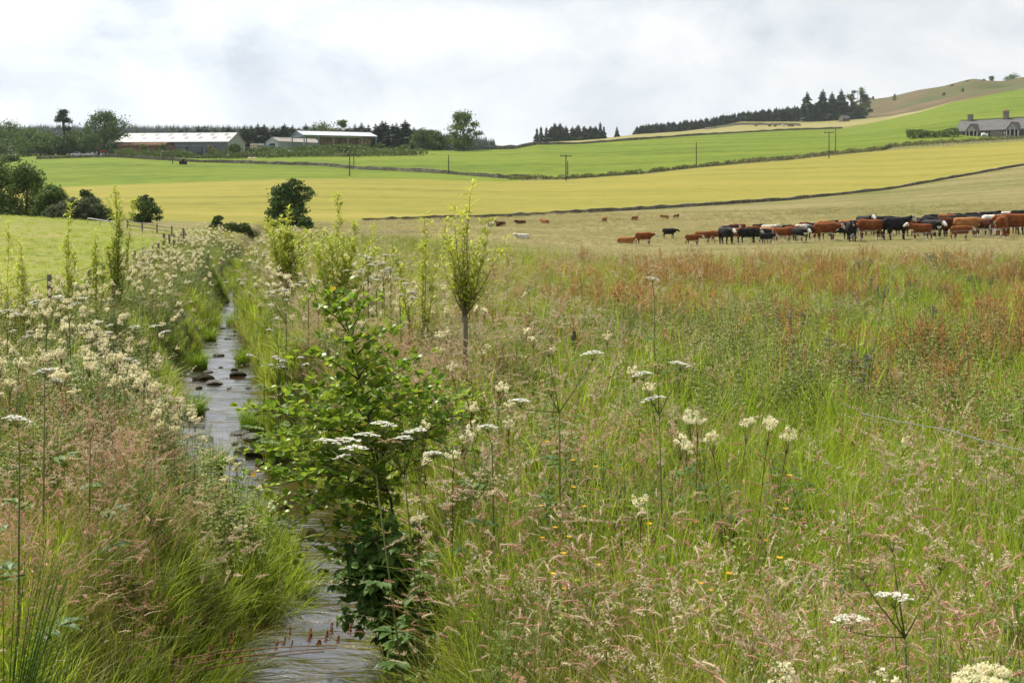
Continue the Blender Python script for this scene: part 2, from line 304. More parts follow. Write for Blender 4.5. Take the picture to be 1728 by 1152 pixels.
n3 = N(t, 'ShaderNodeTexNoise'); n3.inputs['Scale'].default_value = .9; n3.inputs['Detail'].default_value = 2; t.links.new(geo.outputs['Position'], n3.inputs['Vector']); mr3 = N(t, 'ShaderNodeMapRange'); mr3.inputs[1].default_value = .38; mr3.inputs[2].default_value = .62; mr3.inputs[3].default_value = .12; mr3.inputs[4].default_value = 1.; t.links.new(n3.outputs[0], mr3.inputs[0])
mlt = N(t, 'ShaderNodeMath', operation='MULTIPLY'); t.links.new(n1.outputs[0], mlt.inputs[0]); t.links.new(mr3.outputs[0], mlt.inputs[1]); t.links.new(mlt.outputs[0], bn.inputs['Height']); t.links.new(bn.outputs[0], p.inputs['Normal']); t.links.new(p.outputs[0], o.inputs[0])
wy = np.arange(-20, 100, .12); wt = np.linspace(-1, 1, 13)
WY, WT = np.meshgrid(wy, wt, indexing='ij'); WX = stx(WY) + WT * (sthw(WY) + .3)
rip = sm(15, 17, WY) * sm(21.5, 19.5, WY) + sm(22.5, 24, WY) * sm(34, 29, WY)
WZ = .006 * np.sin(WY * 9 + WX * 3) + rip * (.035 * (vn(WX, WY, 3, .22) - .5) + .02 * (vn(WX, WY, 4, .5) - .5))
tag(gridmesh('stream', WX, WY, WZ, [m]), kind='structure')

# ------------------------------------------------------------------ walls, hedges, poles and fences of the far land
M_STONE = rampmat('dry_stone', [(.3, (.085, .080, .055)), (.5, (.15, .14, .10)), (.7, (.23, .215, .17))], ns=1.7, detail=6, ns2=.5, bump=1., bscale=2.5)
M_CONC = plain('weathered_timber', (.17, .145, .115), .9)
M_POLE = plain('creosoted_pole', (.085, .07, .055), .9)
def stone_wall(pts, h, th, label, group='dry stone walls between the fields', step=1.4):
    """a dry stone wall along a line of ground points, with a ragged coping"""
    P = [np.array(p, float) for p in pts]; L = []
    for a, b in zip(P[:-1], P[1:]):
        n = max(1, int(np.linalg.norm((b - a)[:2]) / step))
        for k in range(n): L.append(a + (b - a) * k / n)
    L.append(P[-1]); mb = MB(); vs = []
    for i, q in enumerate(L):
        d = L[min(i + 1, len(L) - 1)] - L[max(i - 1, 0)]; nn = np.array((-d[1], d[0])); nn /= np.linalg.norm(nn) + 1e-9
        z0 = Hs(q[0], q[1]); hh = h * U(.78, 1.18)
        for s, zz in ((-th / 2 * U(.9, 1.2), -.6), (-th * .32 * U(.8, 1.3), hh), (th * .32 * U(.8, 1.3), hh * U(.9, 1.1)), (th / 2, -.6)):
            vs.append((q[0] + nn[0] * s, q[1] + nn[1] * s, z0 + zz))
    fs = [(4 * i + k, 4 * i + k + 1, 4 * i + k + 5, 4 * i + k + 4) for i in range(len(L) - 1) for k in range(3)]
    mb.add(vs, fs + [(0, 1, 2, 3), tuple(4 * (len(L) - 1) + k for k in (3, 2, 1, 0))])
    o = obj('stone_wall', mb, M_STONE); tag(o, label, 'wall', group); return o
def edge(k, pxa, pxb, step=12, off=0.):
    return [at(p, float(np.interp(p, *LD[k])) + off) for p in np.arange(pxa, pxb, step)]
stone_wall(edge(0, 612, 2000), .42, .55, 'long dry stone wall climbing rightwards behind the cattle, below the yellow crop')
stone_wall(edge(2, 62, 905, off=-.5), .75, .8, 'dry stone wall below the farm buildings, between the two green fields', step=1.7)
stone_wall(edge(3, 905, 1425, off=-1.), .85, 1.1, 'dark stone wall along the top of the green field below the plantation', step=3)
stone_wall([at(p, d) for p, d in ((1190, 800), (1240, 770), (1300, 745), (1350, 720))], 1.6, 1.2, 'short stone wall across the pale grass just below the plantation', step=3)
stone_wall([at(p, float(np.interp(p, *LD[3])) - 1) for p in (838, 850, 862, 880, 905)], 1.3, 1., 'low end of stone wall on the skyline left of the conifer clump', step=3)

def pole(px, y0, y1, D, arm, label):
    b = np.array(at(px, D)); h = (y1 - y0) / FPX * D
    top = CAMZ + (YH - y0) / FPX * D; h = max(top - b[2], 3.)
    t = thing('utility_pole', label, 'utility pole', tuple(b), group='wooden power poles across the fields')
    mb = MB(); mb.tube([(0, 0, -1), (0, 0, h * .5), (0, 0, h)], [.125, .11, .09], 8); obj('pole', mb, M_POLE, parent=t)
    if arm:
        mb = MB(); mb.box(-arm, arm, -.07, .07, h - .35, h - .2); obj('crossarm', mb, M_POLE, parent=t)
        for s in (-.9, 0, .9):
            mb = MB(); mb.tube([(s * arm, 0, h - .2), (s * arm, 0, h + .12)], [.07, .05], 6); obj('insulator', mb, M_CONC, parent=t)
    else:
        mb = MB(); mb.tube([(0, -.12, h - .3), (0, -.12, h - .05)], [.07, .05], 6); obj('insulator', mb, M_CONC, parent=t)
pole(590, 256, 299, 228, 0, 'thin pole at the edge of the yellow crop below the open hay barn')
pole(597, 255, 284, 282, 0, 'taller-looking thin pole at the stone wall below the open hay barn')
pole(757, 262, 294, 248, 0, 'lone pole rising from the stone wall below the tall round-crowned tree')
pole(955, 261, 306, 226, 1.1, 'pole with a crossarm at the top edge of the yellow crop, mid photo')
pole(958, 272, 298, 250, 0, 'short thin pole just right of the pole with crossarm, mid photo')
pole(1175, 240, 284, 262, 0, 'lone pole at the hedge line below the left end of the plantation')
pole(1399, 222, 270, 280, 1.2, 'pole with crossarm standing in the yellow crop on the right')
pole(1410, 214, 261, 318, 0, 'plain tall pole at the field edge beside the crossarm pole on the right')
pole(291, 266, 285, 300, 0, 'short pole in the green field below the red brick shed')
pole(24, 242, 266, 360, .9, 'grey pole in front of the dark trees at the far left')

def post_fence(pts, label, step, hh=1.1, wires=2, cat='fence'):
    P = [np.array(p, float) for p in pts]; b = P[0]
    t = thing('post_and_wire_fence', label, cat, tuple(b)); acc = 0.; L = []
    for a, c in zip(P[:-1], P[1:]):
        ln = np.linalg.norm((c - a)[:2]); k = acc
        while k < ln: L.append(a + (c - a) * k / ln); k += step
        acc = k - ln
    tops = []
    pm = []
    for k in range(4):
        mb = MB(); lx, ly = U(-.06, .06), U(-.06, .06); mb.tube([(0, 0, -.3), (lx, ly, hh)], [.055, .045], 6); pm.append(mb.mesh('post', [M_CONC]))
    for q in L[:98]:
        z = Hs(q[0], q[1]); o = link('post', random.choice(pm), (q[0] - b[0], q[1] - b[1], z - b[2]), t, U(0, 6)); o.scale = (1, 1, U(.85, 1.12)); tops.append(np.array((q[0], q[1], z)) - b)
    for k in range(wires):
        mb = MB(); mb.tube([q + (0, 0, hh * (.55 + .35 * k)) for q in tops], [.008] * len(tops), 4); obj('wire', mb, M_POLE, parent=t)
    return t
post_fence([(x, y, 0) for x, y in zip(FENX[1:8], FENY[1:8])], 'weathered post and wire fence between the meadowsweet and the left pasture', 2.0, 1.15)
post_fence([at(p, float(np.interp(p, *LD[1])) + 1.) for p in range(1180, 1760, 10)], 'thin post and wire fence along the top edge of the yellow crop', 2.2)
post_fence([at(p, float(np.interp(p, *LD[3])) - 14 + (1420 - p) * .05) for p in range(1345, 1500, 10)], 'thin fence near the upper edge of the green hillside field', 3.0)
# timber rails by the bushes at the left
t = thing('rail_fence', 'low brown timber rail fence at the far corner of the left pasture', 'fence', at(215, 80))
bb = np.array(t.location); Q = [np.array(at(p, d)) - bb for p, d in ((215, 80), (240, 78), (265, 76), (290, 73))]
for q in Q:
    mb = MB(); mb.tube([q + (0, 0, -.3), q + (0, 0, .62)], [.045, .045], 6); obj('post', mb, M_POLE, parent=t)
for hgt in (.28, .52):
    mb = MB(); mb.tube([q + (0, 0, hgt) for q in Q], [.035] * len(Q), 5); obj('rail', mb, M_CONC, parent=t)
mb = MB(); a = np.array(at(148, 82)); c = np.array(at(190, 80)); mb.tube([(0, 0, .38), tuple(c - a + (0, 0, .38))], [.035, .035], 8)
for q in (0, .5, 1.): mb.tube([tuple((c - a) * q + (0, 0, -.2)), tuple((c - a) * q + (0, 0, .38))], [.03, .03], 6)
tag(obj('metal_rail', mb, plain('galvanised', (.34, .35, .35), .5, .1), tuple(a)), 'pale grey galvanised rail beside the willow bushes at the left', 'rail')

# electric-fence ropes
M_ROPE = plain('white_rope', (.24, .245, .25), .7, .1)
def rope(pts, label, r=.009):
    P = [np.array(p, float) for p in pts]; b = P[0]; mb = MB(); L = []
    for a, c in zip(P[:-1], P[1:]):
        for k in range(8):
            q = k / 8; s = a + (c - a) * q; s[2] -= .006 * 4 * q * (1 - q); L.append(s - b)
    L.append(P[-1] - b); mb.tube(L, [r] * len(L), 5)
    return tag(obj('electric_rope', mb, M_ROPE, tuple(b), smooth=True), label, 'fence rope')
rope([pt(1455, 697, 6.4), pt(1600, 725, 6.0), pt(1740, 763, 5.6), pt(1900, 800, 5.2)], 'thin pale electric fence rope slanting through tall grass at the right', .0022)
rope([pt(1240, 406, 47), pt(1380, 401, 46), pt(1550, 394, 45), pt(1728, 383, 44), pt(1850, 378, 43)], 'thin white electric rope stretched in front of the cattle herd', .006)
rope([pt(600, 392, 58), pt(700, 391, 57)], 'short taut white rope between the two large willows', .018)
t = thing('stake', 'dark stake leaning among tan grasses at mid photo', 'stake', at(965, 15.0)); 
mb = MB(); mb.tube([(0, 0, -.2), (.03, 0, .86)], [.03, .025], 6); obj('shaft', mb, M_POLE, parent=t)
mb = MB(); mb.tube([(.03, 0, .76), (.03, 0, .81)], [.036, .036], 6); obj('cap', mb, M_POLE, parent=t)

# ------------------------------------------------------------------ trees
M_BARK = rampmat('bark', [(.3, (.045, .035, .026)), (.7, (.12, .10, .08))], scale=(1, 1, .25), ns=5, rough=.95, obj=True)
L_DECI = leafmat('leaves_ash', (.060, .105, .022), (.170, .230, .055), .25)
L_DARK = leafmat('leaves_sycamore', (.050, .090, .020), (.145, .205, .045), .22)
L_SCRUB = leafmat('leaves_scrub', (.055, .085, .020), (.150, .190, .045), .28)
L_GREY = leafmat('leaves_grey_willow', (.085, .110, .055), (.17, .20, .10), .28)
L_PINE = leafmat('needles_spruce', (.026, .046, .022), (.075, .110, .050), .1)
L_FARP = leafmat('needles_far', (.030, .052, .034), (.060, .090, .052), .1)
L_ELDER = leafmat('leaves_elder', (.10, .125, .03), (.27, .27, .09), .25)
def crown_mesh(seed, h, r, zb, ncl, nl, ls, mat, lump=.34, shape='oval'):
    """foliage as many small leaf faces in clumps of uneven size; leaves gaps between the clumps"""
    rg = np.random.default_rng(seed); vs = []; cl = []
    for k in range(ncl):
        if shape == 'oval':
            zz = rg.uniform(0, 1); rr = r * math.sqrt(max(.05, 1 - (2 * zz - .85) ** 2 * .9)) * rg.uniform(.35, 1.0) * 1.
        elif shape == 'bush':
            zz = rg.uniform(0, 1) ** 1.2; rr = r * math.sqrt(max(.05, 1 - zz * zz)) * rg.uniform(.3, 1.)
        else:                                           # spreading flat top
            zz = rg.choice([.15, .55, .8, 1.]) + rg.uniform(-.06, .06); rr = r * rg.uniform(.1, 1) * (1. - .35 * zz)
        an = rg.uniform(0, 6.283); rr *= .62 + .62 * float(vn(math.cos(an) * 1.3 + 5, math.sin(an) * 1.3 + zz * 2.2 + seed * .7, seed % 8, .8)); zz = min(1., zz * (.8 + .35 * float(vn(an, seed * 1.3, (seed + 3) % 8, .9))))
        cl.append((rr * math.cos(an), rr * math.sin(an), zb + (h - zb) * zz, r * lump * rg.uniform(.55, 1.25)))
    per = nl // ncl; F = []
    for (cx_, cy_, cz_, cr_) in cl:
        d = rg.normal(size=(per, 3)) * .5; nn_ = np.linalg.norm(d, axis=1)[:, None] + 1e-9; d = d / nn_ * np.minimum(nn_, 1.5) * cr_; d[:, 2] *= .62
        a = rg.normal(size=(per, 3)); a /= np.linalg.norm(a, axis=1)[:, None]; b = rg.normal(size=(per, 3)); b -= a * (a * b).sum(1)[:, None]; b /= np.linalg.norm(b, axis=1)[:, None]
        s = ls * rg.uniform(.5, 1.2, per)[:, None]; c = d + (cx_, cy_, cz_); a = a * s * .6; b = b * s * .38
        F.append(np.stack([c - a, c + b, c + a, c - b], 1))
    V = np.concatenate(F).reshape(-1, 3); n = len(V) // 4
    me = bpy.data.meshes.new('crown'); me.from_pydata(V.tolist(), [], np.arange(n * 4).reshape(n, 4).tolist()); me.materials.append(mat); me.update(); return me, cl
def trunk_mesh(h, r0, cl, n=14, lean=.0):
    mb = MB(); mb.tube([(0, 0, -.5), (lean * .4, 0, h * .4), (lean, 0, h * .85)], [r0, r0 * .75, r0 * .25], 8)
    for (x, y, z, _) in cl[:n]:
        z0 = min(z * .75, h * .7) * U(.5, .95); mb.tube([(lean * z0 / h, 0, z0), (x * .5, y * .5, (z0 + z) * .52), (x, y, z)], [r0 * .4, r0 * .25, r0 * .08], 5)
    return mb.mesh('trunk', [M_BARK], True)
def tree(name, label, cat, loc, h, r, zb=.25, ncl=26, nl=2600, ls=.45, mat=None, seed=1, group=None, lump=.34, shape='oval', tr=None, lean=0.):
    t = thing(name, label, cat, loc, U(0, 6), group)
    me, cl = crown_mesh(seed, h, r, zb * h, int(ncl * 2.3), int(nl * 1.6), ls * .85, mat or L_DECI, lump * .92, shape)
    link('crown', me, parent=t); link('trunk', trunk_mesh(h, tr or h * .028, cl, lean=lean), parent=t)
    return t
def tpx(name, label, px, ytop, D, wpx, cat='tree', **k):
    """a tree standing on the ground at depth D whose top shows at ytop and whose crown is wpx wide"""
    b = at(px, D); h = CAMZ + (YH - ytop) / FPX * D - b[2]
    if k.get('shape', 'oval') == 'oval': wpx *= 1.3; h *= 1.04
    return tree(name, label, cat, b, h, wpx / FPX * D / 2, **k)
tpx('broadleaf_tree', 'tall loose-crowned tree alone on the skyline right of the farm', 783, 194, 424, 58, mat=L_DECI, seed=3, ncl=19, nl=3000, ls=.75, lump=.30, zb=.10)
tpx('broadleaf_tree', 'big dark broadleaf tree at the left end of the white-roofed barn', 176, 196, 392, 66, mat=L_DARK, seed=4, ncl=30, nl=4200, ls=.7, lump=.33, zb=.12)
tpx('pine_tree', 'slender bare-stemmed pine with a flat crown at the left', 108, 189, 396, 30, mat=L_PINE, seed=5, ncl=16, nl=1500, ls=.6, zb=.55, shape='flat', lump=.42, tr=.3)
for k, (px, yt, D, wp, lb, mt) in enumerate([(18, 212, 420, 70, 'rounded green tree at the left edge behind the pole', L_DECI), (48, 222, 400, 66, 'rounded tree second from the left edge, below the far forest', L_DECI), (76, 226, 410, 56, 'rounded light green tree left of the slender pine', L_DECI), (-15, 208, 410, 60, 'broad tree cut by the left edge of the photo', L_DARK),
        (122, 226, 405, 44, 'dark tree close behind the slender pine stem', L_DARK), (146, 222, 402, 44, 'green tree between the pine and the big dark tree', L_DECI), (99, 236, 398, 30, 'low dark tree left of the pine stem', L_DARK),
        (715, 222, 428, 40, 'rounded green tree right of the conifer belt', L_DECI), (738, 226, 440, 34, 'small rounded tree left of the tall skyline tree', L_DARK), (545, 212, 445, 54, 'pale green broadleaf tree showing above the open hay barn roof', L_SCRUB), (579, 207, 446, 30, 'narrow pale tree above the right half of the hay barn roof', L_SCRUB), (640, 244, 408, 14, 'small light green tree at the right end of the hay barn', L_SCRUB)]):
    tpx('broadleaf_tree', lb, px, yt, D, wp, mat=mt, seed=20 + k, ncl=24, nl=2200, ls=.75, lump=.36, zb=.08)
# conifers
def conifer_mesh(seed, h=10., r=2.4, lev=20, nb=10, mat=None, rag=.25, bare=.06):
    rg = np.random.default_rng(seed); mb = MB()
    for i in range(lev):
        f = i / lev; z = h * (bare + (1 - bare) * f); rr = r * (1 - f) ** .8 * rg.uniform(1 - rag, 1 + rag) + .1
        for k in range(nb):
            an = rg.uniform(0, 6.283); rl = rr * rg.uniform(.6, 1.15); d = np.array((math.cos(an), math.sin(an), 0)); s = np.array((-d[1], d[0], 0)); up = rg.uniform(-.12, .2)
            for q in range(3):
                p0 = d * rl * (q / 3) + (0, 0, z - rl * .33 * (q / 3) + up * q * .2); p1 = d * rl * ((q + 1) / 3) + (0, 0, z - rl * .33 * ((q + 1) / 3) ** 1.2 + up * q * .25); wd = rl * .36 * (1.15 - q * .27)
                mb.add([p0 - s * wd, p0 + s * wd + (0, 0, .1), p1 + s * wd * .7, p1 - s * wd * .7 + (0, 0, -.12)], [(0, 1, 2, 3)])
                mb.add([p0 + (0, 0, .12), p1, p1 - (0, 0, wd * 1.3), p0 - (0, 0, wd * 1.3)], [(0, 1, 2, 3)])
    mb.tube([(0, 0, h * .9), (0, 0, h * 1.03)], [.08, .02], 4)
    return mb.mesh('crown', [mat])
def cone_trunk(h, r): mb = MB(); mb.tube([(0, 0, -1), (0, 0, h * .9)], [r, r * .2], 6); return mb.mesh('trunk', [M_BARK], True)
CON = [(conifer_mesh(s, 10, rr, 20, 10, L_PINE, rag, ba), cone_trunk(10, .2)) for s, rr, rag, ba in ((1, 2.6, .25, .04), (2, 2.1, .3, .08), (3, 3.1, .35, .03), (4, 2.4, .45, .1))]
def conifer(px, ytop, D, label, group, v=None, wide=1., name='conifer_tree'):
    b = at(px, D); h = max(2.5, CAMZ + (YH - ytop) / FPX * D - b[2]); v = random.randrange(4) if v is None else v
    t = thing(name, label, 'tree', b, U(0, 6), group); s = h / 10.3
    for nm, me in zip(('crown', 'trunk'), CON[v]):
        c = link(nm, me, parent=t); c.scale = (s * wide, s * wide, s)
    return t
FT = [(203, 222), (215, 218), (232, 217), (245, 220), (258, 224), (275, 217), (290, 213), (303, 212), (318, 213), (334, 208), (347, 209), (362, 213), (376, 211), (388, 210), (400, 216), (414, 210), (425, 208), (436, 206), (447, 206), (460, 210), (472, 212), (480, 207), (492, 210), (505, 213), (515, 208), (528, 211), (560, 211), (590, 210), (601, 207), (612, 206), (622, 209), (634, 206), (645, 202), (652, 201), (661, 208), (670, 206), (682, 201), (690, 209), (698, 213), (455, 216), (428, 216), (340, 216), (635, 214), (665, 214), (608, 215)]
for px, yt in FT:
    conifer(px + U(-2, 2), yt + U(-1, 2), 452 + U(-8, 14), 'dark conifer in the belt of trees behind the farm buildings', 'conifers behind the farm', wide=1.9)
CL = [(906, 214, 0), (913, 211, 0), (922, 212, 0), (936, 206, 1), (945, 206, 1), (955, 211, 1), (966, 212, 1), (976, 209, 1), (986, 211, 1), (996, 211, 1), (1005, 211, 1), (1013, 204, 0), (1019, 211, 0), (950, 214, 1), (970, 215, 1), (990, 215, 1), (930, 212, 1), (1001, 214, 1)]
for px, yt, dn in CL:
    conifer(px, yt, 757 + U(-6, 14), 'dark conifer in the small isolated clump on the middle skyline', 'conifer clump on the skyline', v=(0, 2)[random.random() < .6] if dn else 3, wide=1.8 if dn else .9)
conifer(1041, 212, 790, 'lone small conifer right of the isolated skyline clump', None, v=2, wide=.9)
for k in range(150):
    px = 1076 + (k % 75) * 5.0 + U(-2, 2); row = k // 75
    yt = np.interp(px, [1076, 1090, 1150, 1200, 1250, 1330, 1380, 1450], [213, 208, 204, 198, 188, 180, 172, 168]) + U(-2.5, 2.5) + (0 if row else 1)
    if px > 1400 and px > 1420: yt = max(yt, 175)
    conifer(px, yt, (895 if px > 1100 else 855) - (14 if row else 0) + row * 26 + U(-4, 4), 'dark conifer packed in the long plantation below the hill', 'plantation conifers', wide=1.9)
for px, yt, lb in ((1362, 152, 'first tall spire-topped conifer from the left above the plantation'), (1389, 148, 'tallest broad conifer rising above the plantation'), (1404, 153, 'narrow tall conifer between the two broad ones above the plantation'), (1420, 148, 'rightmost tall spire-topped conifer above the plantation')):
    conifer(px, yt, 885, lb, None, v=2, wide=1.25)
for k, (px, yt, wp) in enumerate(((1438, 157, 22), (1452, 152, 26), (1412, 170, 24), (1398, 174, 24), (1458, 160, 18))):
    tpx('broadleaf_tree', 'rounded green tree at the right end of the plantation', px, yt, 905, wp, mat=L_DARK, seed=60 + k, ncl=14, nl=900, ls=1.3, zb=.05, group='rounded trees at the plantation end')
# far forest on the left horizon: one mass
def scatter(name, meshes, P, rot, scl, idx, tint):
    """one object: instances of the given meshes on points (only for growth nobody could count)"""
    sc_ = bpy.data.collections.new(name + '_kinds')
    for i, me in enumerate(meshes):
        sc_.objects.link(bpy.data.objects.new('%s_kind_%02d' % (name, i), me))
    me = bpy.data.meshes.new(name); n = len(P); me.vertices.add(n); me.vertices.foreach_set('co', np.asarray(P, np.float32).ravel())
    for nm, ty, key, dat in (('rot', 'FLOAT_VECTOR', 'vector', rot), ('scl', 'FLOAT_VECTOR', 'vector', scl), ('idx', 'INT', 'value', idx), ('tint', 'FLOAT', 'value', tint)):
        a = me.attributes.new(nm, ty, 'POINT'); a.data.foreach_set(key, np.asarray(dat, np.int32 if ty == 'INT' else np.float32).ravel())
    me.update(); o = link(name, me)
    ng = bpy.data.node_groups.new(name, 'GeometryNodeTree')
    ng.interface.new_socket('Geometry', in_out='INPUT', socket_type='NodeSocketGeometry'); ng.interface.new_socket('Geometry', in_out='OUTPUT', socket_type='NodeSocketGeometry')
    gi = N(ng, 'NodeGroupInput'); go = N(ng, 'NodeGroupOutput'); ip = N(ng, 'GeometryNodeInstanceOnPoints'); ci = N(ng, 'GeometryNodeCollectionInfo')
    ci.inputs['Collection'].default_value = sc_; ci.inputs['Separate Children'].default_value = True; ci.inputs['Reset Children'].default_value = True
    def na(nm, ty): q = N(ng, 'GeometryNodeInputNamedAttribute', data_type=ty); q.inputs[0].default_value = nm; return [s for s in q.outputs if s.enabled][0]
    ip.inputs['Pick Instance'].default_value = True
    ng.links.new(gi.outputs[0], ip.inputs['Points']); ng.links.new(ci.outputs[0], ip.inputs['Instance']); ng.links.new(na('idx', 'INT'), ip.inputs['Instance Index'])
    ng.links.new(na('rot', 'FLOAT_VECTOR'), ip.inputs['Rotation']); ng.links.new(na('scl', 'FLOAT_VECTOR'), ip.inputs['Scale']); ng.links.new(ip.outputs[0], go.inputs[0])
    md = o.modifiers.new('growth', 'NODES'); md.node_group = ng
    o['kind'] = 'stuff'; return o
def scat2(name, meshes, xy, smin, smax, tint, label, cat, lean=.12, zoff=-.03, sz=None, idx=None):
    n = len(xy); z = H(xy[:, 0], xy[:, 1]) + zoff
    s = rng.uniform(smin, smax, n) if sz is None else sz
    rot = np.stack([rng.normal(0, lean, n), rng.normal(0, lean, n), rng.uniform(0, 6.283, n)], 1)
    sc3 = np.stack([s * rng.uniform(.85, 1.15, n), s * rng.uniform(.85, 1.15, n), s * rng.uniform(.85, 1.2, n)], 1)
    o = scatter(name, meshes, np.column_stack([xy, z]), rot, sc3, rng.integers(0, len(meshes), n) if idx is None else idx, tint)
    return tag(o, label, cat)
FAR = [conifer_mesh(11 + k, 10, 2.6, 9, 6, L_FARP, .3, .03) for k in range(3)]
def farwood(px0, px1, dn, dd0, dd1, label, name, sf=None):
    n = dn; px = rng.uniform(px0, px1, n); D = np.interp(px, *LD[5]) + rng.uniform(dd0, dd1, n)
    xy = np.column_stack([(px - CX) / FPX * D, D])
    return scat2(name, FAR, xy, .85, 1.35, rng.uniform(0, .5, n), label, 'forest', lean=.02, zoff=-.5, sz=None if sf is None else sf(px) * rng.uniform(.85, 1.15, n))
farwood(-300, 835, 4200, -300, 30, 'distant bluish conifer forest along the left horizon', 'forest')
farwood(688, 838, 1500, -850, -250, 'bluish conifer wood behind the tall skyline tree right of the farm', 'forest', lambda px: np.interp(px, [690, 760, 838], [1.15, .8, .3]))

# bushes and hedges
def bush(px, D, wpx, hpx, label, mat, seed, name='bush', group=None, ls=.3, nl=1500, ncl=20):
    b = at(px, D); return tree(name, label, 'bush', b, hpx / FPX * D, wpx / FPX * D / 2, zb=.02, ncl=ncl, nl=nl, ls=ls, mat=mat, seed=seed, shape='bush', lump=.4, tr=.07, group=group)
bush(243, 374, 20, 20, 'yellowish round bush in front of the red brick shed, left one', L_ELDER, 70, ls=.6)
bush(274, 372, 20, 20, 'yellowish round bush in front of the red brick shed, right one', L_ELDER, 71, ls=.6)
for k, (px, D, wp, hp, lb) in enumerate([(361, 372, 28, 15, 'round green bush left of the large pale barn gable'), (395, 374, 34, 22, 'tall green bush hiding the foot of the pale barn gable'), (425, 376, 24, 13, 'low green bush right of the pale barn gable'), (445, 376, 30, 15, 'green bush at the left end of the hedge below the hay barn'), (215, 378, 40, 9, 'low green bush below the big dark tree'), (305, 374, 36, 10, 'low weeds right of the red brick shed'), (18, 350, 36, 10, 'low bush at the left end of the farm wall')]):
    bush(px, D, wp, hp, lb, L_SCRUB, 80 + k, ls=.6, nl=1100)
def hedge(pts, h, wd, label, mat, n, ls, name='hedge', rag=.35):
    P = [np.array(p, float) for p in pts]; b = P[0]; V = []; seg = [np.linalg.norm((c - a)[:2]) for a, c in zip(P[:-1], P[1:])]; cum = np.concatenate([[0], np.cumsum(seg)])
    s = rng.uniform(0, cum[-1], n); x = np.interp(s, cum, [q[0] for q in P]); y = np.interp(s, cum, [q[1] for q in P])
    hh = h * (1 - rag + 2 * rag * vn(s, s * 0, 5, h * 2.2)); off = rng.normal(0, wd * .38, n); tz = rng.random(n) ** .7
    x = x + off * .4; y = y + off; z = H(x, y) + hh * tz
    a = rng.normal(size=(n, 3)); a /= np.linalg.norm(a, axis=1)[:, None]; bb_ = rng.normal(size=(n, 3)); bb_ -= a * (a * bb_).sum(1)[:, None]; bb_ /= np.linalg.norm(bb_, axis=1)[:, None]
    sz = ls * rng.uniform(.5, 1.3, n)[:, None]; c = np.column_stack([x, y, z]) - b; a = a * sz * .6; bb_ = bb_ * sz * .4
    Vv = np.stack([c - a, c + bb_, c + a, c - bb_], 1).reshape(-1, 3)
    me = bpy.data.meshes.new(name); me.from_pydata(Vv.tolist(), [], np.arange(n * 4).reshape(n, 4).tolist()); me.materials.append(mat); me.update()
    return tag(link(name, me, tuple(b)), label, 'hedge')
hedge([at(p, float(np.interp(p, *LD[2])) - 3.5) for p in range(860, 1260, 15)], .55, 2.5, 'scrubby green hedge along the top of the yellow crop, mid photo', leafmat('verge_scrub', (.12, .145, .04), (.24, .24, .085), .3), 4200, .4, rag=.75)
hedge([at(p, float(np.interp(p, *LD[1])) + (8 if p < 1500 else 26)) for p in range(1250, 1800, 15)], .65, 8., 'rough brownish hedge and weeds along the crop top below the cottage', leafmat('weeds', (.13, .145, .045), (.28, .24, .12), .3), 8000, .55, rag=.6)
hedge([at(p, 384) for p in range(1530, 1625, 8)], 2.4, 5., 'taller green scrub at the left end of the cottage', L_SCRUB, 1600, .6)
hedge([at(p, 386) for p in range(432, 694, 8)], 2.6, 5., 'dark clipped-looking hedge at the foot of the open hay barn', L_DARK, 5200, .6)
hedge([at(p, 368) for p in range(440, 720, 8)], 1.6, 10., 'paler weedy bank below the dark hedge by the hay barn', L_SCRUB, 5200, .55, rag=.6)
hedge([at(p, 362) for p in range(200, 420, 8)], 1.6, 6., 'weedy growth behind the wall below the barns', L_SCRUB, 3600, .5, rag=.6)
for k, (px, yy, wp, hp, D) in enumerate(((1674, 156, 14, 8, 1150), (1705, 151, 24, 7, 1150), (1712, 135, 28, 9, 1235), (1510, 172, 7, 10, 1160), (1593, 171, 6, 5, 1050), (1625, 170, 5, 5, 1050), (1633, 150, 8, 4, 1200), (1660, 145, 8, 4, 1220), (1607, 152, 7, 4, 1200), (1473, 169, 5, 5, 1240))):
    bush(px, D, wp, hp, 'dark gorse bush scattered on the brown hill', L_DARK, 130 + k, ls=1.2, nl=260, ncl=8, group='gorse bushes on the hill')
# left middle bushes and the single field trees
for k, (px, yt, D, wp, lb, mt) in enumerate([(-8, 270, 101, 90, 'dark tree cut by the left edge above the left pasture', L_DARK), (45, 283, 100, 86, 'broad dark green tree above the left pasture', L_DARK), (90, 316, 97, 60, 'lower dark green tree at the right of the left bushes', L_DARK), (146, 324, 102, 24, 'small round dark bush poking above the grey willow', L_DARK)]):
    tpx('broadleaf_tree', lb, px, yt, D, wp * 1.15, mat=mt, seed=40 + k, ncl=44, nl=6500, ls=.22, lump=.34, zb=.01, shape='bush')
for k, (px, yt, wp) in enumerate([(118, 340, 60), (150, 338, 56), (172, 348, 40), (92, 350, 40)]):
    tpx('willow_bush', ('grey-green willow bush nearest the dark trees', 'tallest grey-green willow bush at the middle of its row', 'low grey-green willow bush at the right end of its row', 'low grey-green willow bush under the dark tree')[k], px, yt, 93, wp, cat='bush', mat=L_GREY, seed=50 + k, ncl=26, nl=3600, ls=.2, zb=.02, shape='bush')
tpx('field_bush', 'small isolated dark green bush at the lower edge of the crop', 245, 331, 104, 52, cat='bush', mat=L_DARK, seed=55, ncl=20, nl=2400, ls=.22, zb=.02, shape='bush', lump=.3)
tpx('hawthorn_tree', 'dense dark green tree standing alone before the yellow crop', 487, 308, 98, 62, mat=L_DARK, seed=56, ncl=52, nl=7000, ls=.22, zb=.05, lump=.24)
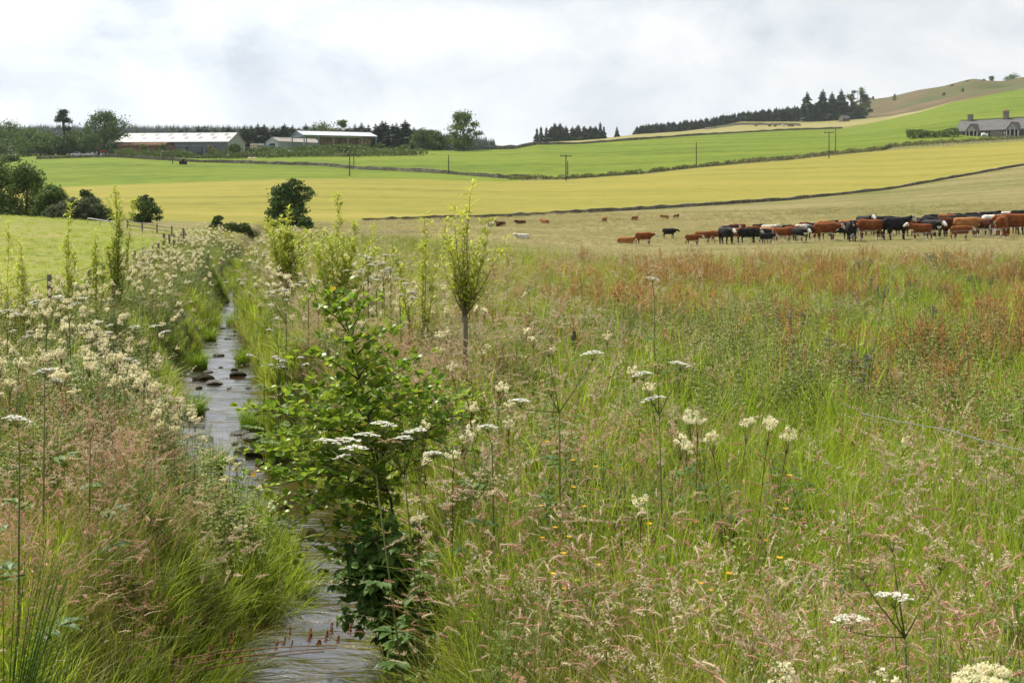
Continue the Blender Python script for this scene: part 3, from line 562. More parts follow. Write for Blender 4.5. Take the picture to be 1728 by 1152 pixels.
tpx('hawthorn_tree', 'low dark shoot of shrub at the right foot of the lone dark tree', 512, 366, 95, 34, cat='bush', mat=L_DARK, seed=57, ncl=14, nl=1400, ls=.2, zb=.02, shape='bush')
for k, (px, yt, wp) in enumerate(((366, 366, 28), (390, 378, 40), (412, 380, 40))):
    tpx('alder_bush', ('upright bright green alder bush left of the lone dark tree', 'low green alder bush beside the stream, middle of three', 'low green alder bush nearest the lone dark tree')[k], px, yt, 84, wp, cat='bush', mat=L_SCRUB, seed=90 + k, ncl=16, nl=1500, ls=.2, zb=.02, shape='bush')

# ------------------------------------------------------------------ herbage: kinds of clump
G_A = leafmat('grass_blade', (.100, .150, .014), (.345, .355, .048), .42, .45, .35)
G_B = leafmat('grass_lush', (.140, .240, .012), (.350, .440, .035), .48, .45, .35)
G_DRY = leafmat('grass_dry', (.19, .165, .065), (.42, .36, .20), .3, .6)
G_HEAD = leafmat('seed_head_tan', (.36, .27, .155), (.68, .56, .39), .35, .7, .2)
G_PINK = leafmat('seed_head_pink', (.36, .17, .105), (.62, .38, .275), .35, .7, .2)
G_DOCK = leafmat('dock_seed', (.42, .25, .090), (.68, .47, .20), .42, .7, .15)
G_STEM = leafmat('stem_green', (.09, .11, .03), (.24, .24, .09), .15, .6)
G_RED = leafmat('stem_reddish', (.10, .05, .025), (.22, .13, .06), .1, .6)
L_HERB = leafmat('leaf_herb', (.06, .115, .02), (.17, .26, .045), .4, .45, .4)
L_NETT = leafmat('leaf_nettle', (.12, .165, .035), (.29, .33, .09), .3, .55, .3)
L_LIME = leafmat('leaf_dock', (.13, .19, .012), (.30, .36, .03), .45, .5, .3)
L_BRAM = leafmat('leaf_bramble', (.055, .115, .016), (.17, .26, .040), .38, .45, .4)
P_CREAM = leafmat('petal_cream', (.78, .72, .46), (.91, .87, .66), .42, .8, .1, isl=.9)
P_WHITE = leafmat('petal_white', (.60, .59, .50), (.80, .80, .73), .3, .8, .1, isl=.9)
P_TAN = leafmat('umbel_seed', (.24, .17, .09), (.46, .36, .20), .25, .8, .1)
P_YEL = leafmat('petal_yellow', (.55, .30, .02), (.75, .50, .04), .3, .7)
P_PURP = leafmat('petal_purple', (.24, .15, .24), (.45, .30, .42), .2, .8)
def blade(mb, x, y, L, az, lean, W, mat=0, n=4, tw=0., z0=0.):
    d = np.array((math.cos(az), math.sin(az), 0)); sd = np.array((-math.sin(az + tw), math.cos(az + tw), 0)); P = []; Wd = []
    for i in range(n + 1):
        q = i / n; P.append(np.array((x, y, z0)) + d * L * lean * q ** 1.9 + np.array((0, 0, L * (q - .38 * lean * q ** 2.4)))); Wd.append(W * (1 - q ** 2.2) + .0006)
    mb.strip(P, Wd, sd, mat); return P
def grass_clump(seed, n, h0, h1, rad, W, mats, dry=.1, lean=(.15, .9)):
    random.seed(seed); mb = MB()
    for k in range(n):
        a = U(0, 6.283); r = rad * math.sqrt(random.random())
        blade(mb, r * math.cos(a), r * math.sin(a), U(h0, h1), U(0, 6.283), U(*lean), W * U(.6, 1.2), 1 if random.random() < dry else 0, 4, U(-.8, .8))
    return mb.mesh('grass', mats)
def curve_stem(x, y, L, az, lean, n=7, nod=0.):
    d = np.array((math.cos(az), math.sin(az), 0)); P = []
    for i in range(n + 1):
        q = i / n; P.append(np.array((x, y, 0)) + d * L * (lean * q * q + nod * max(0, q - .72) ** 1.3 * 2.2) + np.array((0, 0, L * (q - .25 * lean * q * q - nod * max(0, q - .78) ** 2 * 5.))))
    return P
def head_on(mb, P, kind, mat, sc=1.):
    """seed head along the last part of a stem"""
    P = [np.asarray(p) for p in P]; top = P[-1]; m = P[-3]; ln = np.linalg.norm(top - m)
    if kind == 'foxtail':
        d0 = P[-1] - P[-2]; d0 /= np.linalg.norm(d0) + 1e-9; hl = U(.055, .095) * sc; bend = np.array((d0[0], d0[1], 0)); bend /= np.linalg.norm(bend) + 1e-6; nb_ = U(.0, .8); L = [top + d0 * hl * q + (bend * .5 - np.array((0, 0, .6))) * hl * nb_ * q * q for q in (0, .25, .5, .75, 1.)]
        mb.tube(L, [.0016 * sc, .0031 * sc, .0034 * sc, .0028 * sc, .0009 * sc], 5, mat)
        for k in range(26):
            i = random.randrange(4); q = L[i] + (L[i + 1] - L[i]) * random.random(); v = rv(.006 * sc); w_ = rv(.0016 * sc); mb.quad(q + v, v * .9, w_, mat)
    elif kind == 'plume':
        for k in range(58):
            q = random.random(); c = P[-2] + (top - P[-2]) * q; sp = .012 * sc * (1.15 - q) * 1.3
            v = rv(sp); v[2] = abs(v[2]) * .8; a = v * .35 + np.array((0, 0, .0045 * sc)); mb.quad(c + v, a, np.cross(a, rv(1.)) * .45, mat)
    elif kind == 'airy':
        for k in range(14):
            q = .1 + .9 * k / 14; c = P[-3] * (1 - q) + top * q; v = rv(.055 * sc * (1.15 - q)); v[2] = abs(v[2]) * .6
            mb.strip([c, c + v], [.0008, .0006], np.cross(v, rv(1.)) / (np.linalg.norm(v) + 1e-6), mat)
            for j in range(5):
                e_ = c + v * U(.4, 1.05) + rv(.006 * sc); a = rv(.0045 * sc); mb.quad(e_, a, np.cross(a, rv(1.)) * .5, mat)
    elif kind == 'dock':
        for k in range(70):
            q = random.random(); j = 3 + q * (len(P) - 4.001); i = int(j); c = P[i] + (P[i + 1] - P[i]) * (j - i); v = rv(.017 * sc * (1.25 - q)); a = rv(.0075 * sc); mb.quad(c + v, a, np.cross(a, rv(1.)) * .75, mat)
def seed_clump(seed, n, h0, h1, rad, kind, mats, lean=(.1, .5), nod=(.0, .5), sc=1., blades=8, bw=.006):
    random.seed(seed); mb = MB()
    for k in range(n):
        a = U(0, 6.283); r = rad * math.sqrt(random.random()); h = U(h0, h1); P = curve_stem(r * math.cos(a), r * math.sin(a), h, U(0, 6.283), U(*lean), 8, U(*nod))
        mb.strip(P, [.0022] * 6 + [.0018] * 3, (math.cos(a), math.sin(a), 0), 1); head_on(mb, P, kind, 0, sc * U(.8, 1.2))
    for k in range(blades):
        a = U(0, 6.283); r = rad * math.sqrt(random.random()); blade(mb, r * math.cos(a), r * math.sin(a), U(h0, h1) * U(.45, .85), U(0, 6.283), U(.2, .8), bw * U(.6, 1.2), 2, 4, U(-.8, .8))
    return mb.mesh('seeding', mats)
def leafy_clump(seed, n, h0, h1, rad, mats, LL=.09, LW=.045, dens=16, lean=.2, droop=.3, pin=False):
    random.seed(seed); mb = MB()
    for k in range(n):
        a = U(0, 6.283); r = rad * math.sqrt(random.random()); h = U(h0, h1); P = curve_stem(r * math.cos(a), r * math.sin(a), h, U(0, 6.283), U(0, lean), 6)
        mb.strip(P, [.005] * 4 + [.003] * 3, (math.cos(a), math.sin(a), 0), 1); mb.strip(P, [.005] * 4 + [.003] * 3, (-math.sin(a), math.cos(a), 0), 1)
        for j in range(dens):
            q = .12 + .88 * j / dens; i = min(5, int(q * 6)); c = P[i] + (P[i + 1] - P[i]) * (q * 6 - i); an = j * 1.571 + U(-.4, .4); s = (1.15 - .75 * q) * U(.7, 1.2)
            for sg in (0, math.pi):
                d = np.array((math.cos(an + sg), math.sin(an + sg), U(-.1, .55)))
                if pin:
                    for w_ in range(3):
                        cc = c + d * LL * s * (.5 + .5 * w_)
                        for sd in (-1, 1): mb.leaf(cc, np.array((d[0] - sd * d[1] * 1.2, d[1] + sd * d[0] * 1.2, d[2] * .5)), (0, 0, 1), LL * s * .62, LW * s * .8, 0, .2, droop=droop)
                    mb.leaf(c + d * LL * s * 1.5, d, (0, 0, 1), LL * s * .8, LW * s, 0, .2, droop=droop)
                else: mb.leaf(c, d, (0, 0, 1), LL * s, LW * s, 0, .22, droop=droop)
    return mb.mesh('leafy', mats)
def froth(mb, c, r, n, q, mat, flat=.6):
    """a frothy head of tiny florets"""
    for k in range(n):
        v = rng.normal(size=3); v /= np.linalg.norm(v); v *= r * rng.random() ** .45; v[2] *= flat; a = rv(q * U(.6, 1.2)); b = np.cross(a, rv(1.)); mb.quad(np.asarray(c) + v, a, b * .9, mat)
def meadowsweet_parts(seed, h, nb=5, fl=46, q=.0042, leaves=9):
    random.seed(seed); s = MB(); f = MB(); P = curve_stem(0, 0, h * .88, U(0, 6.28), U(.03, .2), 6)
    s.tube(P, [.0035] * 4 + [.0025] * 3, 4, 1, cap=False)
    for j in range(leaves):
        i = min(5, int((.1 + .75 * j / leaves) * 6)); c = P[i]; an = j * 2.4; d = np.array((math.cos(an), math.sin(an), U(.2, .7))); s_ = U(.7, 1.2) * (1.2 - .6 * j / leaves)
        s.strip([c, c + d * .13 * s_], [.002, .002], (-d[1], d[0], 0), 1)
        for w_ in range(3):
            cc = c + d * s_ * (.05 + .04 * w_)
            for sd in (-1, 1): s.leaf(cc, np.array((d[0] * .6 - sd * d[1], d[1] * .6 + sd * d[0], d[2] * .4)), (0, 0, 1), .05 * s_, .026 * s_, 0, .2, droop=.2)
        s.leaf(c + d * .13 * s_, d, (0, 0, 1), .07 * s_, .045 * s_, 0, .2, droop=.2)
    top = P[-1]; froth(f, top + np.array((0, 0, h * .04 + .03)), .024, fl // 2, q, 0, 2.2)
    for k in range(nb):
        an = U(0, 6.28); rr = .045 * math.sqrt(random.random()) + .008; e_ = top + np.array((math.cos(an) * rr, math.sin(an) * rr, U(-.02, .085) * (1.2 - rr * 14) + h * .04))
        s.tube([P[-2] * .4 + top * .6, e_], [.0016, .001], 3, 1, cap=False); froth(f, e_, U(.012, .026), fl, q, 0, U(.8, 1.3))
    return s, f

GREEN = [grass_clump(100 + k, 46, .35, .95, .16, .0075, [G_A, G_DRY], .10) for k in range(5)]
LUSH = [grass_clump(120 + k, 40, .45, 1.0, .14, .011, [G_B, G_DRY], .04, (.1, .7)) for k in range(4)]
GREENF = [grass_clump(110 + k, 26, .4, 1.0, .2, .017, [G_A, G_DRY], .08) for k in range(4)]
LUSHF = [grass_clump(130 + k, 24, .5, 1.05, .18, .022, [G_B, G_DRY], .03, (.1, .7)) for k in range(4)]
G_PAS = leafmat('grass_pasture', (.17, .18, .05), (.40, .355, .15), .4, .5)
PASG = [grass_clump(150 + k, 40, .12, .36, .3, .014, [G_PAS, G_DRY], .3, (.2, 1.1)) for k in range(3)]
SHORT = [grass_clump(140 + k, 60, .12, .34, .28, .010, [G_B, G_DRY], .25, (.2, 1.1)) for k in range(3)]
FOG = [seed_clump(160 + k, 11, .7, 1.12, .16, 'plume', [G_HEAD, G_STEM, G_A], (.1, .45), (0, .7)) for k in range(5)]
FOX = [seed_clump(180 + k, 15, .65, 1.05, .18, 'foxtail', [(G_PINK, G_HEAD)[k % 2], G_STEM, G_A], (.08, .45), (0, .35), .95) for k in range(5)]
AIRY = [seed_clump(200 + k, 9, .6, 1.0, .17, 'airy', [G_PINK, G_STEM, G_A], (.1, .5), (0, .35), 1.1) for k in range(4)]
AIRT = [seed_clump(220 + k, 9, .75, 1.15, .17, 'airy', [G_HEAD, G_STEM, G_A], (.1, .6), (0, .5), 1.15) for k in range(4)]
HERB = [leafy_clump(240 + k, 7, .35, .8, .16, [L_HERB, G_RED], .075, .036, 9, pin=True) for k in range(4)]
NETT = [leafy_clump(260 + k, 9, .6, 1.1, .17, [L_NETT, G_STEM], .085, .042, 15) for k in range(4)]
DOCKL = [leafy_clump(280 + k, 4, .3, .7, .14, [L_LIME, G_RED], .24, .062, 6, droop=.35) for k in range(3)]
def dock_mesh(seed, n=5, h=1.1, leaves=5):
    random.seed(seed); mb = MB()
    for k in range(n):
        a = U(0, 6.28); r = .05 * random.random(); P = curve_stem(r * math.cos(a), r * math.sin(a), h * U(.75, 1.05), a, U(.05, .35), 8)
        mb.tube(P, [.004] * 5 + [.0025] * 4, 4, 1, cap=False); head_on(mb, P, 'dock', 0, U(1., 1.4))
        for j in range(5):
            q = P[3 + j // 2] * .5 + P[4 + j // 2] * .5; an = U(0, 6.28); B = [q + np.array((math.cos(an), math.sin(an), 0)) * .10 * t * t + np.array((0, 0, .20 * t)) for t in np.linspace(0, 1, 8)]
            mb.strip(B, [.0022] * 8, (-math.sin(an), math.cos(an), 0), 1); head_on(mb, B, 'dock', 0, U(.8, 1.1))
    for k in range(leaves):
        an = U(0, 6.28); d = np.array((math.cos(an), math.sin(an), U(.5, 1.3))); mb.leaf((0, 0, U(.05, .3)), d, (0, 0, 1), U(.22, .36), U(.05, .08), 2, .15, droop=.4)
    return mb.mesh('dock', [G_DOCK, G_RED, L_LIME])
DOCK = [dock_mesh(300 + k) for k in range(6)]

# ------------------------------------------------------------------ herbage: where each kind grows
def sample(n0, y0, y1, near=8., mar=2.5, p=1.):
    """candidate spots, n0 per square metre near the camera and thinner with distance, within reach of the view"""
    Y = []; X = []
    yb = np.geomspace(y0, y1, 26)
    for a, b in zip(yb[:-1], yb[1:]):
        hw = .46 * b + mar; dn = n0 * min(1., (near / ((a + b) / 2)) ** p); n = rng.poisson(dn * 2 * hw * (b - a)); X.append(rng.uniform(-hw, hw, n)); Y.append(rng.uniform(a, b, n))
    return np.concatenate(X), np.concatenate(Y)
def region(x, y):
    s = sdist(x, y); left = x < stx(y); fen = np.interp(y, FENY, FENX)
    herb = (s > .18) & np.where(left, x > fen - .2, y < edgeY(x) + (vn(x, y, 5, 2.) - .5) * 4) & (y < 72)
    return s, left, herb
def grow(n0, y0, y1, dens, near=8., p=1., mar=2.5):
    x, y = sample(n0, y0, y1, near, mar, p); s, l, h = region(x, y); d = dens(x, y, s, l) * h
    k = rng.random(len(x)) < d; return np.column_stack([x[k], y[k]])
B = lambda c, a, b: np.where(c, a, b)
def G(x, y, cx_, cy_, rx, ry): return np.exp(-((x - cx_) / rx) ** 2 - ((y - cy_) / ry) ** 2)
def vmask(x, y, k, s, lo, hi): return sm(lo, hi, vn(x, y, k, s))
def tintf(xy, k, s, lo=0., hi=.8, jit=.25): return lo + (hi - lo) * vn(xy[:, 0], xy[:, 1], k, s) + rng.normal(0, jit * .5, len(xy))
def nf(xy, a, b, y0=9., y1=15.): return np.where(xy[:, 1] + rng.uniform(-1, 1, len(xy)) * (y1 - y0) / 2 < (y0 + y1) / 2, rng.integers(0, a, len(xy)), a + rng.integers(0, b, len(xy)))
def tall(xy):                                          # plants lower at the very brink and in the near left corner
    s = sdist(xy[:, 0], xy[:, 1]); l = xy[:, 0] < stx(xy[:, 1]); return np.where(l & (xy[:, 1] > 10.3), .34 + .66 * sm(.1, 2.4, s), .62 + .38 * sm(.1, 1.3, s))
def lush_zone(x, y): return np.clip(1.3 * G(x, y, 9, 14, 6, 5) + 1. * G(x, y, 3.2, 11, 2.5, 4) + .8 * G(x, y, 2.2, 6.3, 1.8, 1.6) + 1.2 * G(x, y, -2.9, 6.6, 1.8, 1.7) + 1. * G(x, y, 13, 24, 8, 6), 0, 1.3)
def pink_left(x, y): return np.clip(G(x, y, -3.1, 9.9, 1.15, 2.6) + G(x, y, -3.6, 6.9, .7, .8) * .8, 0, 1)
def tan_mid(x, y): return np.clip(G(x, y, -1.5, 16, 2.6, 6.5) + .9 * G(x, y, -4.5, 27, 3., 10) + .7 * G(x, y, 4.2, 9, 2.5, 2.) + G(x, y, -2.2, 14.5, .9, 2.5), 0, 1.1)
def dock_zone(x, y): return np.clip(1.1 * sm(17, 29, y) * sm(-2, 5, x) + 0.7 * G(x, y, 8.5, 15, 4, 3.5) + .75 * G(x, y, 10, 20, 5, 7) + .4 * G(x, y, 4, 22, 4, 4), 0, 1.1)
def sweet_zone(x, y): left = x < stx(y); return np.where(left, sm(8.5, 11, y) * (1 - .9 * pink_left(x, y)) * (1 - .5 * sm(-1.5, -4.5, x - stx(y)) * sm(30, 40, y)), .26 * G(x - stx(y), y, 2.2, 15, 1.4, 6) + .62 * sm(17, 23, y) * sm(5.5, 2., x - stx(y)))

xy = grow(58, 1.9, 72, lambda x, y, s, l: (.85 - .35 * sweet_zone(x, y) * l) * (1 - .35 * lush_zone(x, y)), 7, 1.0)
t_ = tintf(xy, 1, 2.2, -.05, .6); scat2('meadow_grass', GREEN + GREENF, xy, .75, 1.1, t_, 'rank green meadow grass covering both banks of the stream', 'grass', .16, idx=nf(xy, 5, 4), sz=rng.uniform(.72, 1.08, len(xy)) * tall(xy) * (1 + .25 * sm(15, 40, xy[:, 1])))
xy = grow(60, 1.9, 60, lambda x, y, s, l: np.clip(lush_zone(x, y) * .8 + B(l, .14, .36) + .9 * G(s, y * 0, .35, 0, .35, 1) * vmask(x, y, 2, 1.4, .5, .7), 0, 1) * vmask(x, y, 6, 1.3, .28, .5), 7)
scat2('lush_grass', LUSH + LUSHF, xy, .7, 1.05, tintf(xy, 2, 1.8, 0., .8), 'bright yellow-green broad-bladed grass in patches among the meadow', 'grass', .14, idx=nf(xy, 4, 4), sz=rng.uniform(.7, 1.05, len(xy)) * tall(xy))
xy = grow(13, 1.9, 50, lambda x, y, s, l: np.clip(B(l, .06, .17) + .9 * tan_mid(x, y) - .5 * lush_zone(x, y) - .25 * sweet_zone(x, y), 0, 1) * vmask(x, y, 3, 1.1, .22, .55), 8)
scat2('plume_grass', FOG, xy, .8, 1.1, tintf(xy, 3, 1.5, 0., .7), 'tan soft-plumed seeding grass across the right bank', 'grass', .13, sz=rng.uniform(.82, 1.1, len(xy)) * (1 + .2 * sm(15, 40, xy[:, 1])))
xy = grow(32, 1.9, 26, lambda x, y, s, l: np.clip(1.0 * G(x, y, .65, 5.4, 1.3, 1.6) + .55 * G(x, y, -.1, 7.6, .7, 1.4) + .07 * (~l) + .5 * G(x, y, -3.6, 7.4, 1., 1.2), 0, 1) * vmask(x, y, 4, .8, .2, .5), 8)
scat2('foxtail_grass', FOX, xy, .8, 1.1, tintf(xy, 4, 1.5, 0., .8), 'pinkish brown narrow-headed grass in the near middle of the meadow', 'grass', .13, sz=rng.uniform(.8, 1.08, len(xy)))
xy = grow(36, 1.9, 50, lambda x, y, s, l: np.clip(.75 * pink_left(x, y) + .7 * G(x - stx(y), y, 1.5, 17, .9, 5) + .06, 0, 1) * vmask(x, y, 5, .9, .2, .48), 9)
scat2('bent_grass', AIRY, xy, .8, 1.1, tintf(xy, 5, 1.2, .1, .8), 'airy pink-headed bent grass on the left bank slope', 'grass', .13, sz=rng.uniform(.8, 1.1, len(xy)) * tall(xy))
xy = grow(6, 1.9, 60, lambda x, y, s, l: np.clip(B(l, .14, .40) + .5 * G(x, y, 2.8, 6.2, 1.6, 1.6) + .4 * tan_mid(x, y) - .4 * lush_zone(x, y), 0, 1) * vmask(x, y, 7, 1.2, .25, .55), 9)
scat2('oat_grass', AIRT, xy, .8, 1.1, tintf(xy, 6, 1.3, .1, .8), 'pale straw-headed open grasses arching over the meadow', 'grass', .15, sz=rng.uniform(.82, 1.12, len(xy)) * (1 + .2 * sm(15, 40, xy[:, 1])))
xy = grow(26, 1.9, 60, lambda x, y, s, l: np.clip(B(l, .95 * sm(7.5, 9.5, y) * (1 - .8 * pink_left(x, y)), .62 * sm(.50, .60, vn(x, y, 0, 1.9)) + .12 + 1.0 * G(x, y, 1.9, 7.6, 1.0, .9) + .7 * G(s, y * 0, .5, 0, .45, 1)), 0, 1) * vmask(x, y, 1, 1.0, .2, .5), 9)
scat2('leafy_herbs', HERB, xy, .8, 1.2, tintf(xy, 7, 1.3, 0., .7), 'dark green leafy herbs under the flowers along the banks', 'herbs', .1, sz=rng.uniform(.75, 1.15, len(xy)) * tall(xy))
xy = grow(20, 6, 45, lambda x, y, s, l: np.clip(1.0 * G(x, y, 3.2, 17, 2.3, 6) + .5 * G(x, y, 6, 13, 2.5, 3) + B(l, .3 * sm(8, 10, y), .06), 0, 1) * vmask(x, y, 2, 1.6, .3, .6), 12)
scat2('nettles', NETT, xy, .8, 1.1, tintf(xy, 0, 1.6, 0., .6), 'grey-green nettles in drifts across the meadow', 'nettles', .08, sz=rng.uniform(.8, 1.1, len(xy)))
xy = grow(14, 5, 45, lambda x, y, s, l: np.clip(.8 * dock_zone(x, y) + .08, 0, 1) * (~l) * vmask(x, y, 3, 1.8, .35, .65), 14)
scat2('dock_leaves', DOCKL, xy, .8, 1.2, tintf(xy, 3, 1.4, 0., .9), 'lime green dock leaves among the rusty seed spikes', 'dock leaves', .12, sz=rng.uniform(.8, 1.3, len(xy)))
# tussocks standing in the margins of the stream
for k, (px, py, wd, lb) in enumerate(((432, 722, 70, 'bright green grass tussock on the right bank above the rapid'), (414, 612, 44, 'green grass tussock at the right bank beside the upper stones'), (336, 622, 36, 'grass tussock on the left bank beside the upper stones'), (470, 775, 60, 'grass tussock on the right bank just below the bright one'), (396, 548, 36, 'grass tussock narrowing the stream far up on the right'), (352, 575, 34, 'grass tussock narrowing the stream far up on the left'), (330, 700, 40, 'grass tussock overhanging the smooth water from the left bank'), (360, 800, 50, 'grass tussock at the left bank by the lower end of the rapid'))):
    p_ = pt(px, py, CAMZ * FPX / (py - YH)); r = wd / FPX * p_[1] / 2; t = thing('grass_tussock', lb, 'grass tussock', (p_[0], p_[1], max(Hs(p_[0], p_[1]), 0.0) - .06)); random.seed(k)
    link('blades', grass_clump(600 + k, 330, .22, .62, r * .75, .012, [G_B, G_DRY], .04, (.25, .9)), parent=t); mb = MB(); mb.tube([(0, 0, -.15), (0, 0, .05), (0, 0, .14)], [r * .8, r * .7, r * .25], 10); obj('root_mound', mb, M_SOIL, parent=t, smooth=True)
# grass hanging over the water's edge
def brink(n0):
    y = rng.uniform(4, 60, n0); y = 4 + (y - 4) ** 1.25 / 56 ** .25; sd_ = np.where(rng.random(n0) < .5, -1, 1); off = np.where(y < 12.8, rng.uniform(-.06, .42, n0), rng.uniform(.08, .5, n0)); x = stx(y) + sd_ * (sthw(y) + off) / .97; return np.column_stack([x, y]), sd_, off
xy, sd_, off = brink(2500); n = len(xy); k_ = (np.abs(xy[:, 0]) < .46 * xy[:, 1] + 3); xy, sd_, off = xy[k_], sd_[k_], off[k_]; n = len(xy)
sc_h = rng.uniform(.55, .85, n) * np.where(sd_ < 0, 1, 1.1) * np.where((xy[:, 1] > 12.8) & (vn(xy[:, 0], xy[:, 1], 2, 2.5) < .68), .45, 1.); ang = rng.uniform(-.5, .5, n) + np.where(sd_ < 0, 0., math.pi)
rot = np.stack([rng.normal(0, .12, n), sd_ * -1 * rng.uniform(.15, .75, n) * np.where(xy[:, 1] < 12.8, np.where(off < .25, 1, .4), .45), rng.uniform(-.4, .4, n)], 1)
tag(scatter('bank_grass', GREEN + LUSH + GREENF + LUSHF, np.column_stack([xy, H(xy[:, 0], xy[:, 1]) - .02]), rot, np.stack([sc_h] * 3, 1), nf(xy, 9, 8), tintf(xy, 6, 1.3, 0., .7)), 'long grass hanging over the edges of the stream', 'grass')
# pasture turf
def grow2(n0, y0, y1, ok, near, p=1.): x, y = sample(n0, y0, y1, near, 3., p); k = ok(x, y); return np.column_stack([x[k], y[k]])
xy = grow2(9, 34, 135, lambda x, y: (y > edgeY(x) - 3) & (y < np.interp(CX + FPX * x / y, *LD[0]) - 1) & (x > stx(y) + 2) & (vn(x, y, 4, 6.) > rng.random(len(x)) * .75), 38, 1.3)
scat2('pasture_grass', PASG, xy, .8, 1.5, tintf(xy, 4, 7., .3, 1.0), 'pale seeding pasture grass round the cattle', 'grass', .1, sz=rng.uniform(.7, 1.5, len(xy)) * (1 - .45 * sm(48, 62, xy[:, 1]) + .5 * sm(80, 110, xy[:, 1])))
xy = grow2(9, 15, 90, lambda x, y: (x < np.interp(y, FENY, FENX) - .3) & (x > -.46 * y - 4) & (vn(x, y, 5, 4.) > rng.random(len(x)) * .6), 34, 1.2)
scat2('short_turf', SHORT, xy, .4, .8, tintf(xy, 5, 5., .3, .9), 'close-grazed bright turf of the left pasture', 'grass', .1, sz=rng.uniform(.3, .75, len(xy)))

# ------------------------------------------------------------------ dock spikes: the 300 nearest as plants of their own
def put(meshes, xy, name, label, cat, group, s0=.8, s1=1.15):
    for x, y in xy:
        o = link(name, random.choice(meshes), (x, y, Hs(x, y) - .03), None, U(0, 6.28), U(s0, s1)); o.rotation_euler = (random.gauss(0, .08), random.gauss(0, .08), U(0, 6.28)); tag(o, label, cat, group)
xy = grow(10, 8, 46, lambda x, y, s, l: np.clip(dock_zone(x, y), 0, 1) * (~l) * vmask(x, y, 6, 2.0, .30, .62), 20, .8)
order = np.argsort(xy[:, 1]); xy = xy[order]
put(DOCK, xy[:300], 'dock_plant', 'rusty red dock plant gone to seed among green grass on the right', 'dock', 'seeding docks on the right', .7, 1.05)
r_ = xy[300:]
if len(r_): scat2('dock_bed', DOCK, r_, .7, 1.05, tintf(r_, 1, 2., -.2, .5), 'rusty brown dock spikes massed along the edge of the pasture', 'docks', .08)
# meadowsweet: the 300 nearest as plants of their own
MS = [meadowsweet_parts(400 + k, U(1.0, 1.3), random.choice((6, 7, 8, 10)), 60, .0058) for k in range(6)]
MSM = []
for s_, f_ in MS:
    mb = MB(); mb.add(s_.v, s_.f); mb.m = list(s_.m); mb.add(f_.v, f_.f, 2); MSM.append(mb.mesh('meadowsweet', [L_HERB, G_RED, P_CREAM]))
MSS = [s_.mesh('stem', [L_HERB, G_RED]) for s_, f_ in MS]; MSF = [f_.mesh('flower_head', [P_CREAM]) for s_, f_ in MS]
xy = grow(19, 8, 66, lambda x, y, s, l: np.clip(sweet_zone(x, y) * 1.1, 0, 1) * (.62 + .38 * sm(12, 18, y)) * np.where(s > .3, 1, .5) * vmask(x, y, 4, 1.5, .25, .55), 14, .9)
xy = xy[np.argsort(xy[:, 1])]
for x, y in xy[:300]:
    l_ = x < stx(y); i = random.randrange(len(MSS))
    t = thing('meadowsweet', 'cream meadowsweet in the drift on the left bank of the stream' if l_ else 'cream meadowsweet in the drift on the right bank of the stream', 'wildflower', (x, y, Hs(x, y) - .03), U(0, 6.28), 'meadowsweet on the left bank' if l_ else 'meadowsweet on the right bank')
    t.scale = (U(.78, 1.0),) * 3; t.rotation_euler = (random.gauss(0, .07), random.gauss(0, .07), U(0, 6.28)); link('stem', MSS[i], parent=t); link('flower_head', MSF[i], parent=t)
r_ = xy[300:]; scat2('meadowsweet_bed', MSM, r_, .78, 1.0, tintf(r_, 2, 2., -.1, .4), 'cream meadowsweet massed along the stream farther off', 'wildflowers', .07)
def sweet_at(px, py, D, label, big=1., group=None, seed=0):
    p_ = pt(px, py, D); z0 = Hs(p_[0], p_[1]); h = p_[2] - z0; s_, f_ = meadowsweet_parts(900 + seed, h, int(6 * big) + 1, int(60 * big), .0036, 9)
    if big > 1.6: tp = np.array(s_.v[-1])
    if big > 1.6:
        f_ = MB()
        for k in range(26): an = U(0, 6.28); rr = .075 * math.sqrt(random.random()); froth(f_, (tp[0] + rr * math.cos(an), tp[1] + rr * math.sin(an), h - rr * .35 + U(-.02, .02)), U(.014, .024), 90, .0022, 0, .7)
    t = thing('meadowsweet', label, 'wildflower', (p_[0], p_[1], z0), U(0, 6.28), group); obj('stem', s_, [L_HERB, G_RED], parent=t); obj('flower_head', f_, [P_CREAM], parent=t)
sweet_at(1585, 1115, 2.75, 'largest cream meadowsweet head, close up in the bottom right corner', 2.0, seed=1)
sweet_at(1345, 1108, 3.6, 'small cream meadowsweet head by the bottom edge, left of the largest head', .8, seed=2)
sweet_at(1418, 1112, 3.5, 'small cream meadowsweet head between the largest head and its left neighbour', .7, seed=3)
sweet_at(60, 1140, 3.6, 'greenish cream meadowsweet head in the bottom left corner', 1.2, seed=4)
for k, (px, py) in enumerate(((1172, 668), (1212, 672), (1240, 690), (1298, 700), (1110, 705), (1130, 722), (1275, 660), (1228, 715))):
    sweet_at(px, py, 7.6 + .2 * (k % 3), 'cream meadowsweet in the loose group over dark leaves right of centre', 1.1, 'meadowsweet group right of centre', 10 + k)
for k, (px, py) in enumerate(((792, 596), (806, 645), (762, 735), (712, 735), (716, 832), (1078, 805), (822, 690), (740, 690), (700, 660))):
    sweet_at(px, py, (11, 10, 8, 8, 7, 6.6, 9, 8.5, 9)[k], 'single cream meadowsweet scattered round the alder sapling', .9, 'meadowsweet round the alder', 30 + k)

